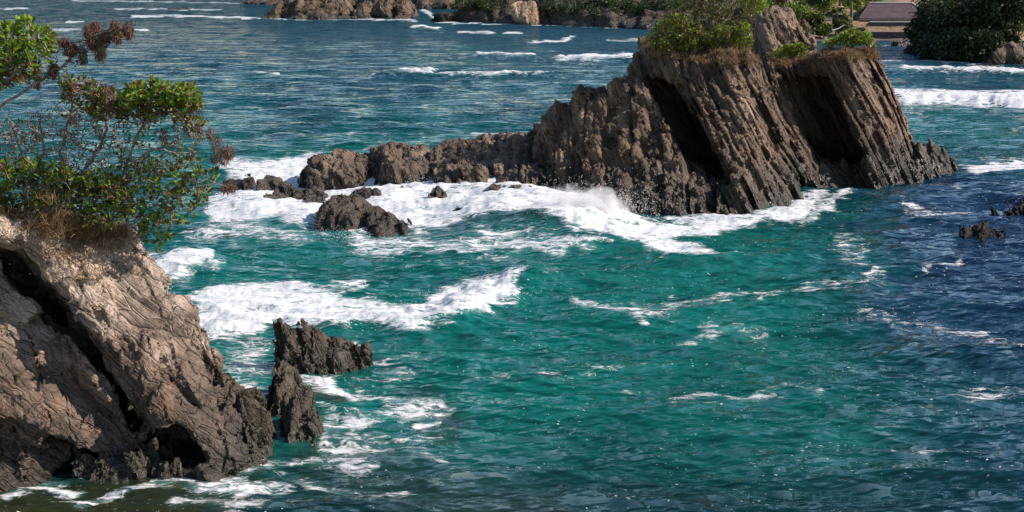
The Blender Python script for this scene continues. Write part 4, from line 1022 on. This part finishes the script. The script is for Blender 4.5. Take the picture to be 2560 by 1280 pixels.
# ------------------------------------------------------------------ low leafy bushes on the rim
def bush(name, label, cat, zone, Yc, dY, n, lsize, mats, wts, seed, base, single=0, nl=(6, 11), wood=True, group=None, rtip=.006, bark=None, step=.2):
    rg2 = np.random.default_rng(seed)
    b = np.array(base); root = thing(name, label, cat, b, group)
    q = np.array(zone, float); c = q.mean(0); top = V(c[0], q[:, 1].min() + 5, Yc)
    lim = [[b, (b + V(c[0], c[1], Yc)) / 2, V(c[0], c[1], Yc)], [b, V(c[0] * .5 + q[:, 0].min() * .5, c[1], Yc)], [b, V(c[0] * .5 + q[:, 0].max() * .5, c[1], Yc)]]
    p_ = Plant(lim, seed, rtip=rtip); p_.reach(scatter(zone, int(n * (1.5 if single else 2.6)), Yc - dY, Yc + dY, rg2), maxd=9, step=step)
    if wood: p_.wood(root, bark or (bark_m if Yc < 50 else darkbark_m), k=4)
    E = np.array(p_.nodes)[p_.ends]; ED = np.array(p_.enddir)
    P, D = rosettes(E, ED, rg2, nl, gap=lsize * .4)
    dress(root, P, D, mats, wts, lsize, rg2, single, simple=not single)
    return root
bush('leafy_bush', 'dense dark green bush low at the left edge on the cliff rim', 'bush', [(-100, 430), (20, 400), (130, 410), (200, 450), (190, 520), (100, 545), (-100, 560)], 37.9, .8, 210, .20, [G_mid, G_bright, G_olive, G_rust], [.42, .25, .2, .13], 31, V(60, 570, 38.2), 280)
bush('leafy_bush', 'patchy green and rusty bush on the rim below the large twiggy shrub', 'bush', [(190, 440), (260, 430), (310, 450), (330, 520), (290, 560), (230, 570), (190, 540)], 38.0, .6, 130, .17, [G_mid, G_bright, G_rust], [.45, .25, .3], 32, V(260, 585, 38.4), 160)

def grass(name, label, cat, zone_pts, n, h, mat, seed, parent=None, lean=(0, 0, 0), spread=.7, wdt=.012):
    """blades of dry grass standing on the ground points given"""
    rg2 = np.random.default_rng(seed); P = zone_pts[rg2.integers(0, len(zone_pts), n)] + rg2.normal(size=(n, 3)) * (.12, .12, .02) * (h / .4)
    D = np.array([0, 0, 1.0]) + rg2.normal(size=(n, 3)) * spread + np.array(lean)
    D /= np.linalg.norm(D, axis=1, keepdims=True); L = h * rg2.uniform(.4, 1.2, n)
    side = np.cross(D, rand_unit(rg2, n)); side /= np.linalg.norm(side, axis=1, keepdims=True)
    drop = np.array([0, 0, -1.0]) * (L * .45)[:, None]
    w = side * wdt
    v = np.stack([P - w, P + w, P + D * (L * .55)[:, None] + w * .8, P + D * (L * .55)[:, None] - w * .8, P + D * L[:, None] + drop * .5], 1).reshape(-1, 3)
    o = (np.arange(n) * 5)[:, None]
    f = np.concatenate([o + [0, 1, 2], o + [0, 2, 3], o + [3, 2, 4]])
    me = mesh_np(name, v, f)
    if parent is not None: ob = put(name, me, mat, parent)
    else: ob = put(name, me, mat)
    return tag(ob, label, cat, kind='stuff')
def rim_points(poly, n, Y0, Y1, seed, dz=0.02):
    rg2 = np.random.default_rng(seed); out = []
    q = np.array(poly, float); lo, hi = q.min(0), q.max(0); tries = 0
    while len(out) < n and tries < n * 12:
        tries += 1
        x, y = rg2.uniform(lo[0], hi[0]), rg2.uniform(lo[1], hi[1])
        if not px_in(poly, x, y): continue
        d = Vector(ray(x, y)); d.normalize()
        ok, loc, nr, i, o, mt = sc.ray_cast(dg, Vector((0, 0, CAM_H)), d)
        if ok and Y0 < loc.y < Y1: out.append((loc.x, loc.y, loc.z + dz))
    return np.array(out) if out else np.zeros((1, 3))
cr = np.array([(x, y, ground(x, y)) for x, y in [(p[0], p[1]) for p in scatter([(-60, 560), (60, 540), (330, 575), (345, 600), (250, 600), (100, 590)], 500, 36.5, 41, rg)]])
cr = cr[cr[:, 2] > 5.5]
rim = rim_points([(90, 560), (200, 560), (340, 575), (335, 598), (240, 604), (110, 600)], 260, 34, 46, 5)
grass('dry_grass', None, None, np.concatenate([cr, rim]), 6500, .5, straw_m, 41, lean=(.3, -.35, 0), spread=.55, wdt=.009)
grass('dry_grass', None, None, scatter([(90, 480), (150, 470), (170, 560), (100, 570)], 60, 37, 38, rg), 700, .55, straw_m, 42, lean=(.3, -.2, 0), spread=.5, wdt=.008)

# ------------------------------------------------------------------ plants on the islet
bush('islet_shrub', 'tall olive and rusty thicket crowning the islet, running out of the picture', 'shrub', [(1655, 40), (1690, -30), (1760, -90), (1840, -100), (1900, -40), (1895, 40), (1850, 85), (1700, 85)], 89.5, 2.2, 260, .24, [G_olive, G_yel, G_rust, G_mid], [.38, .32, .15, .15], 51, V(1770, 112, 89), 0, (7, 12), rtip=.008, step=.5)
bush('islet_shrub', 'bright yellow green bush on the left shoulder of the islet', 'shrub', [(1618, 95), (1650, 52), (1700, 35), (1740, 60), (1790, 95), (1800, 118), (1700, 125), (1630, 112)], 87.6, 1.6, 150, .24, [G_yel, G_bright, G_olive, G_rust], [.5, .12, .25, .13], 52, V(1690, 122, 88), 0, (7, 12), rtip=.008, step=.5)
bush('islet_shrub', 'bright yellow green bush beside the brown knob, right of the thicket', 'shrub', [(1760, 100), (1800, 62), (1835, 75), (1870, 55), (1885, 95), (1868, 125), (1780, 122)], 87.2, 1.4, 130, .23, [G_yel, G_bright, G_olive, G_rust], [.5, .15, .22, .13], 53, V(1835, 125, 87.5), 0, (7, 12), rtip=.008, step=.5)
bush('islet_shrub', 'small fresh green bush high behind the thicket', 'shrub', [(1850, 0), (1870, -20), (1915, -10), (1912, 25), (1870, 38)], 92.5, 1.2, 60, .25, [G_bright, G_yel], [.7, .3], 54, V(1880, 110, 92), 0, (7, 12), rtip=.008, step=.5)
bush('creeping_vine', 'low green vine trailing left on the landward stack top', 'vine', [(1925, 140), (1950, 118), (2000, 112), (2020, 118), (2010, 136), (1960, 143)], 92.5, 1.2, 80, .24, [G_yel, G_bright, G_olive], [.45, .3, .25], 55, V(1975, 146, 92.5), 0, (6, 10), rtip=.01, step=.5)
bush('creeping_vine', 'green vine clump on the highest corner of the landward stack', 'vine', [(2055, 112), (2090, 92), (2125, 80), (2172, 84), (2188, 112), (2120, 110)], 93, 1.4, 120, .24, [G_yel, G_bright, G_olive], [.45, .35, .2], 56, V(2130, 120, 93), 0, (6, 10), rtip=.01, step=.5)
gp = rim_points([(1620, 90), (1760, 100), (1890, 110), (1900, 165), (1760, 160), (1660, 150), (1600, 115)], 400, 70, 100, 6)
gp2 = rim_points([(1910, 140), (2060, 110), (2190, 105), (2195, 150), (2060, 150), (1930, 168)], 400, 70, 100, 7)
grass('dry_grass', None, None, np.concatenate([gp, gp2]), 15000, .42, leaf_mat('brown_mat', (.36, .22, .13), (.17, .12, .05), .25, .8), 43, lean=(.1, -.5, -.3), spread=.8, wdt=.02)

# ------------------------------------------------------------------ trees and bushes of the far shores
def far_tree(name, label, px, py, Y, h, rx, mats, wts, seed, lsize=.55, n=500, group=None, dark=False, sink=.3, flat=.8, gz=None, lumps=9, trunk=True):
    rg2 = np.random.default_rng(seed); p = V(px, py, Y)
    g = gz if gz is not None else ground(p[0], p[1]); base = np.array([p[0], p[1], g - sink])
    root = thing(name, label, 'tree' if 'tree' in name else 'shrub', base, group)
    cz = g + h - rx * flat; c = np.array([base[0], base[1], cz])
    ce = c + rand_unit(rg2, lumps) * rg2.uniform(.3, .8, (lumps, 1)) * (rx, rx, rx * flat * .9)
    rr = rx * rg2.uniform(.32, .55, lumps)
    k = rg2.integers(0, lumps, n); v = rand_unit(rg2, n)
    P = ce[k] + v * (rr[k] * rg2.uniform(.55, 1.05, n))[:, None] * (1, 1, flat)
    P[:, 2] = np.maximum(P[:, 2], g + .05)
    D = v * .8 + rand_unit(rg2, n) * .8 + (0, 0, -.1)
    pick = rg2.choice(len(mats), n, p=wts)
    for j, m in enumerate(mats):
        s = pick == j
        if s.sum(): put('crown', leaves_mesh('crown', P[s], D[s], lsize, rg2), m, root)
    if trunk:
        ps = [([base, base * .5 + c * .5 + rg2.normal(size=3) * .15 * rx * .3, c], [rx * .09, rx * .07, rx * .04])]
        for q in ce[:5]: ps.append(([base * .35 + c * .65, (c + q) / 2, q], [rx * .05, rx * .03, rx * .015]))
        put('trunk', tubes_mesh('trunk', ps), darkbark_m, root)
    return root
rg3 = np.random.default_rng(77)
ORD = ['leftmost', 'second from left', 'third from left', 'fourth from left', 'fifth from left', 'sixth from left', 'seventh from left', 'eighth from left', 'ninth from left', 'tenth from left', 'eleventh from left', 'twelfth from left', 'thirteenth from left', 'fourteenth from left', 'fifteenth from left', 'sixteenth from left', 'seventeenth from left', 'eighteenth from left', 'nineteenth from left', 'twentieth from left']
def ordinal(xs, i): return ORD[sorted(range(len(xs)), key=lambda j: xs[j]).index(i)]
def hit(x, y):
    d = Vector(ray(x, y)); d.normalize()
    ok, loc, nr, i, o, mt = sc.ray_cast(dg, Vector((0, 0, CAM_H)), d)
    return np.array(loc) if ok and loc.y > 150 and loc.z > .5 else None
# wooded bluff across the bay
for i in range(60):
    x = 1135 + (1690 - 1135) * (i + rg3.uniform(-.3, .3)) / 59
    if 1250 < x < 1350: continue
    yb = rg3.uniform(0, 30) if x > 1345 else rg3.uniform(4, 28)
    p = hit(x, yb)
    if p is None: continue
    Yb = p[1] + .5
    far_tree('bluff_shrub', 'dark green shrub on the wooded bluff across the bay', x, yb, Yb, 3.2, rg3.uniform(2.0, 3.4), [G_bluff, G_far], [.8, .2], 200 + i, .7, 260, 'shrubs clothing the bluff', gz=p[2] - 1.2, trunk=False, lumps=6)
for i, (x, y) in enumerate([(1170, 8), (1185, 20), (1150, 18), (1215, 10), (1225, 24), (1160, 2)]):
    p = hit(x, y)
    if p is None: continue
    far_tree('bluff_shrub', 'pale green lit shrub at the left end of the wooded bluff, ' + ordinal([1170, 1185, 1150, 1215, 1225, 1160], i), x, y, p[1], 2, 1.8, [G_far, G_yel, G_olive], [.5, .2, .3], 260 + i, .6, 220, 'pale shrubs at the left end of the bluff', gz=p[2] - 1, trunk=False, lumps=6)
for i, (x, y) in enumerate([(715, 12), (740, 2), (790, 4), (760, 24), (820, 12), (700, 26), (980, 2)]):
    p = hit(x, y)
    if p is None: continue
    far_tree('grass_shrub', 'olive scrub tuft on the far islet slope, ' + ordinal([715, 740, 790, 760, 820, 700, 980], i), x, y, p[1], 1, 2.4, [G_olive, G_yel], [.75, .25], 280 + i, .55, 220, 'olive scrub on the far islet', gz=p[2] - 1, trunk=False, flat=.4, lumps=6)
# trees behind the beach
specs = [(1905, 60, 272, 8, 3.6), (1940, 50, 280, 9, 3.8), (1985, 58, 272, 7, 3.2), (2010, 40, 285, 9, 4), (2035, 60, 272, 5.5, 2.8), (2060, 45, 283, 8, 3.4), (2062, 74, 268, 3.2, 1.8), (2105, 60, 272, 4.0, 2.4),
         (2130, 40, 290, 7, 3.2), (2165, 30, 302, 7, 3.5), (2010, 78, 267, 3, 2.0), (2125, 72, 268, 2.6, 1.6), (1960, 20, 300, 11, 4.5), (2030, 10, 310, 11, 5), (2100, 5, 315, 10, 4.6), (2160, -5, 325, 8, 4), (2152, 66, 270, 2.2, 1.4), (1975, 85, 266, 2.4, 1.8)]
for i, (x, y, Yt, h, r) in enumerate(specs):
    far_tree('broadleaf_tree', 'green broadleaf tree behind the beach, ' + ordinal([q[0] for q in specs], i), x, y, Yt, h, r, [G_far, G_bright, G_olive], [[.55, .3, .15], [.4, .1, .5], [.3, .6, .1]][i % 3], 300 + i, .55, 2200, 'broadleaf trees behind the beach', lumps=12)
# dark grove on the right
gs = [(2330, 226, 9, 4.2), (2365, 220, 11, 4.8), (2400, 214, 13, 5.4), (2445, 212, 14, 5.6), (2490, 210, 14, 5.5), (2535, 210, 14, 5.2), (2580, 212, 13, 5), (2410, 232, 15, 5), (2480, 230, 16, 6), (2550, 232, 16, 6), (2345, 240, 12, 4.4),
      (2350, 212, 5, 3.2), (2385, 208, 5, 3.2), (2425, 206, 5.5, 3.4), (2465, 205, 5, 3), (2320, 222, 4, 2.8), (2505, 207, 5, 2.6), (2375, 215, 8, 4), (2300, 238, 6, 3)]
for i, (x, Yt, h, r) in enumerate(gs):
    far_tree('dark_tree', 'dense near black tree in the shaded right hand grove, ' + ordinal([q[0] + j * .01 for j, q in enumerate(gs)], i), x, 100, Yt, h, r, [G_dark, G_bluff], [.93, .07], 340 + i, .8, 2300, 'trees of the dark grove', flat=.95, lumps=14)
for i, (x, Yt, h, r) in enumerate([(2345, 222, 8.5, 1.6), (2375, 216, 9.5, 1.8), (2320, 236, 9.5, 2.2), (2545, 206, 6, 2.0)]):
    far_tree('feathery_tree', 'grey green feathery tree edging the dark grove, ' + ordinal([2345, 2375, 2320, 2545], i), x, 100, Yt, h, r, [G_far, G_olive], [.5, .5], 370 + i, .5, 260, 'feathery trees edging the grove', flat=1.1)
def palm(px, Yt, h, label, seed, n=13):
    rg2 = np.random.default_rng(seed); p = V(px, 60, Yt); g = ground(p[0], p[1]); base = np.array([p[0], p[1], g - .2]); top = base + (rg2.uniform(-.8, .8), 0, h)
    root = thing('palm_tree', label, 'palm tree', base)
    put('trunk', tubes_mesh('trunk', [([base, base * .6 + top * .4 + (.25, 0, 0), top], [.22, .16, .13])], 6), bark_m, root)
    for i in range(n):
        az = 2 * math.pi * i / n + rg2.uniform(-.2, .2); el = rg2.uniform(-.1, 1.1); L = rg2.uniform(2.3, 3.2)
        d = np.array([math.cos(az) * math.cos(el), math.sin(az) * math.cos(el), math.sin(el)]); pts = [top + d * L * t + np.array([0, 0, -1.5 * L * .35 * t * t]) for t in np.linspace(0, 1, 9)]
        P, D = [], []
        for a, b in zip(pts[:-1], pts[1:]):
            t = b - a; t /= np.linalg.norm(t); s = np.cross(t, (0, 0, 1)); s /= np.linalg.norm(s) + 1e-6
            for sg in (-1, 1):
                for q in (.0, .5): P.append(a + (b - a) * q); D.append(t * .5 + s * sg + np.array([0, 0, -.45]))
        me = leaves_mesh('frond', np.array(P), np.array(D), .95, rg2)
        put('frond', me, G_far if i % 3 else G_yel, root)
palm(2090, 274, 5.2, 'palm tree with arching fronds left of the big roof', 1)
palm(2128, 278, 6.2, 'taller palm tree nearer the big roof', 2)
palm(2052, 282, 6.0, 'leftmost palm tree half lost in the broadleaf trees', 3)

# ------------------------------------------------------------------ building, terraces, pole
def box(bm, c, s, rot=0):
    m = Matrix.Translation(Vector(c)) @ Matrix.Rotation(rot, 4, 'Z') @ Matrix.Diagonal((s[0], s[1], s[2], 1))
    bmesh.ops.create_cube(bm, size=1, matrix=m)
def bm_put(name, bm, mat, parent=None, tagk=None):
    me = bpy.data.meshes.new(name); bm.to_mesh(me); bm.free(); return put(name, me, mat, parent)
roof_m = simple_mat('roof_sheet', (.06, .038, .045), (.11, .072, .08), .5, .7, stretch=(1, 1, 3))
plaster_m = simple_mat('plaster', (.16, .12, .11), (.26, .20, .17), 1, .85)
conc_m = simple_mat('pale_concrete', (.50, .44, .38), (.62, .55, .48), 2, .8)
stone_m = simple_mat('dark_stone', (.06, .05, .05), (.12, .09, .08), 1.5, .9, bump=.2)
glass_m = simple_mat('dark_window', (.02, .02, .025), (.03, .03, .035), 1, .2)
b0 = V(2148, 46, 285); b1 = V(2342, 46, 285); r0 = V(2178, 8, 289); r1 = V(2282, 8, 289)
house = thing('beach_building', 'low building with a broad mauve hipped roof above the beach', 'building', ((b0[0] + b1[0]) / 2, 289, 3.2))
e0, e1, ez, rz = b0[0], b1[0], b0[2], r0[2]
bm = bmesh.new()
vs = [bm.verts.new(v) for v in ((e0, 285, ez), (e1, 285, ez), (e1, 295, ez), (e0, 295, ez), (r0[0], 290, rz), (r1[0], 290, rz), (e0, 285, ez - .15), (e1, 285, ez - .15), (e1, 295, ez - .15), (e0, 295, ez - .15))]
for f in ((0, 1, 5, 4), (1, 2, 5), (2, 3, 4, 5), (3, 0, 4), (6, 9, 8, 7), (0, 6, 7, 1), (1, 7, 8, 2), (2, 8, 9, 3), (3, 9, 6, 0)): bm.faces.new([vs[i] for i in f])
rf = bm_put('roof', bm, roof_m, house)
hp = [((e1, 285, ez), (r1[0], 290, rz)), ((r0[0], 290, rz), (r1[0], 290, rz)), ((e0, 285, ez), (r0[0], 290, rz))]
for nm, (a, b) in zip(('hip_flashing', 'ridge_cap', 'hip_flashing'), hp):
    put(nm, tubes_mesh(nm, [([np.array(a) + (0, -.05, .08), np.array(b) + (0, -.05, .08)], [.14, .14])], 4), conc_m if nm != 'hip_flashing' or a[0] > e0 + 1 else roof_m, house)
bm = bmesh.new(); box(bm, ((e0 + e1) / 2, 290, (3.0 + ez - .15) / 2), (e1 - e0 - 1.6, 8, ez - .17 - 3.0)); bm_put('wall', bm, plaster_m, house)
def terrace(name, label, pa, pb, Yt, depth, z0, mat=None):
    a, b = V(pa[0], pa[1], Yt), V(pb[0], pb[1], Yt); z = a[2]
    root = thing(name, label, 'retaining wall', ((a[0] + b[0]) / 2, Yt, z0))
    bm = bmesh.new(); box(bm, ((a[0] + b[0]) / 2, Yt + depth / 2, (z0 + z) / 2 - .1), (b[0] - a[0], depth, z - z0 - .2)); bm_put('wall', bm, stone_m, root)
    bm = bmesh.new(); box(bm, ((a[0] + b[0]) / 2, Yt + depth / 2, z - .09), (b[0] - a[0] + .2, depth + .25, .18)); bm_put('coping', bm, mat or conc_m, root)
terrace('terrace_wall', 'upper terrace wall with a pale coping just under the big roof', (2150, 49), (2330, 49), 281, .8, 2.4, plaster_m)
terrace('terrace_wall', 'middle terrace wall with the whitest coping strip', (2178, 54), (2288, 54), 276.5, 1.2, 1.6)
terrace('terrace_wall', 'lowest dark sea wall above the grey shallows', (2172, 79), (2284, 79), 268.5, 1.0, -.6, simple_mat('worn_coping', (.20, .15, .12), (.35, .27, .22), 2))
pb_ = V(2313, 48, 284); pt_ = V(2313, -30, 284)
pole = thing('utility_pole', 'thin dark pole standing right of the big roof', 'pole', pb_ * (1, 1, 0) + (0, 0, 3))
put('shaft', tubes_mesh('shaft', [([pb_ - (0, 0, .8), pt_], [.12, .09])], 6), darkbark_m, pole)
put('crossarm', tubes_mesh('crossarm', [([pt_ - (.9, 0, .5), pt_ + (.9, 0, -.5)], [.06, .06])], 4), darkbark_m, pole)
sh = V(2105, 36, 276)
shed = thing('flat_roof_shed', 'small shed with a flat white roof under the palms', 'shed', sh * (1, 1, 0) + (0, 0, 2))
bm = bmesh.new(); box(bm, (sh[0], 277.2, sh[2]), (3.6, 2.6, .14)); bm_put('roof', bm, conc_m, shed)
bm = bmesh.new(); box(bm, (sh[0], 277.3, sh[2] - 1.12), (3.0, 2.0, 2.1)); bm_put('wall', bm, darkbark_m, shed)
for (a, b, lb) in (((2080, 76), (2112, 62), 'pale driftwood log leaning on the bank above the beach'), ((2306, 80), (2316, 84), 'short pale log at the edge of the dark grove')):
    A, Bb = V(*a, 266 if a[0] < 2200 else 262), V(*b, 267 if a[0] < 2200 else 262)
    obj_at('driftwood', tubes_mesh('driftwood', [([A, (A + Bb) / 2 + (0, 0, -.2), Bb], [.16, .13, .08])], 5), conc_m, (A + Bb) / 2); tag(bpy.context.scene.objects[-1] if False else COL.objects[-1], lb, 'log')

# ------------------------------------------------------------------ spray thrown up by the surge
def spray(seed=3, n=5200):
    rg2 = np.random.default_rng(seed)
    src = [((1440, 545), 74.5, 2.2, .8, 3500), ((1500, 560), 73.5, 1.8, .4, 1500), ((1270, 440), 84, 1.6, .8, 1500), ((1150, 470), 82, 1.8, .4, 1000), ((860, 590), 70, 1.2, .2, 500), ((1200, 760), 54.5, 1.4, .08, 700)]
    C, S = [], []
    for (px, py), Y0, rx, rz, k in src:
        c = W(px, py); q = rg2.normal(size=(k, 3)) * (rx, rx * .6, rz); q[:, 2] = np.abs(q[:, 2]) * rg2.uniform(.2, 1, k)
        b = np.array([c[0], c[1], sea_z(c[0], c[1])]); C.append(b + q); S.append(rg2.uniform(.003, .011, k) * Y0 / 60)
    C = np.concatenate(C); S = np.concatenate(S); n = len(C)
    T = np.array([[1, 1, 1], [1, -1, -1], [-1, 1, -1], [-1, -1, 1]], float)
    v = (C[:, None] + T[None] * S[:, None, None]).reshape(-1, 3)
    f = (np.arange(n) * 4)[:, None, None] + np.array([[0, 1, 2], [0, 3, 1], [0, 2, 3], [1, 3, 2]])[None]
    m = NT('spray_drops'); m.b.inputs['Base Color'].default_value = (.85, .82, .82, 1); m.b.inputs['Roughness'].default_value = .6
    tag(put('sea_spray', mesh_np('sea_spray', v, f.reshape(-1, 3), False), m.m), kind='stuff')
spray()

def mist(px, py, Y0, r, seed, dens):
    c = W(px, py); c = np.array([c[0], c[1], 0.0])
    bm = bmesh.new(); bmesh.ops.create_icosphere(bm, subdivisions=3, radius=1)
    for v in bm.verts:
        v.co = Vector((v.co.x * r[0], v.co.y * r[1], v.co.z * r[2])) + Vector((c[0], c[1], .8))
    me = bpy.data.meshes.new('spray_mist'); bm.to_mesh(me); bm.free()
    m = NT('spray_mist'); m.t.nodes.remove(m.b)
    P = m.pos(); q = m.vm('MULTIPLY', m.vm('SUBTRACT', P, (float(c[0]), float(c[1]), .8)), (1 / r[0], 1 / r[1], 1 / r[2]))
    ln = m.n('ShaderNodeVectorMath', operation='LENGTH'); m.set(ln.inputs[0], q)
    nz = m.noise(m.vm('MULTIPLY', P, (1, 1, .6)), 1.1, 5, .6)
    d = m.math('MULTIPLY', m.mr(m.math('ADD', ln.outputs['Value'], m.mr(nz, .3, .7, .55, -.35)), .25, .95, 1, 0), dens)
    pv = m.n('ShaderNodeVolumePrincipled'); pv.inputs['Color'].default_value = (.95, .93, .93, 1); m.set(pv.inputs['Density'], d)
    m.t.links.new(pv.outputs[0], m.out.inputs['Volume'])
    tag(put('spray_mist', me, m.m), kind='stuff')
sc.cycles.volume_bounces = 3
mist(1450, 550, 74, (3.6, 1.4, 1.5), 1, 2.2)
mist(1265, 466, 84, (2.6, 1.0, 1.3), 2, 1.4)
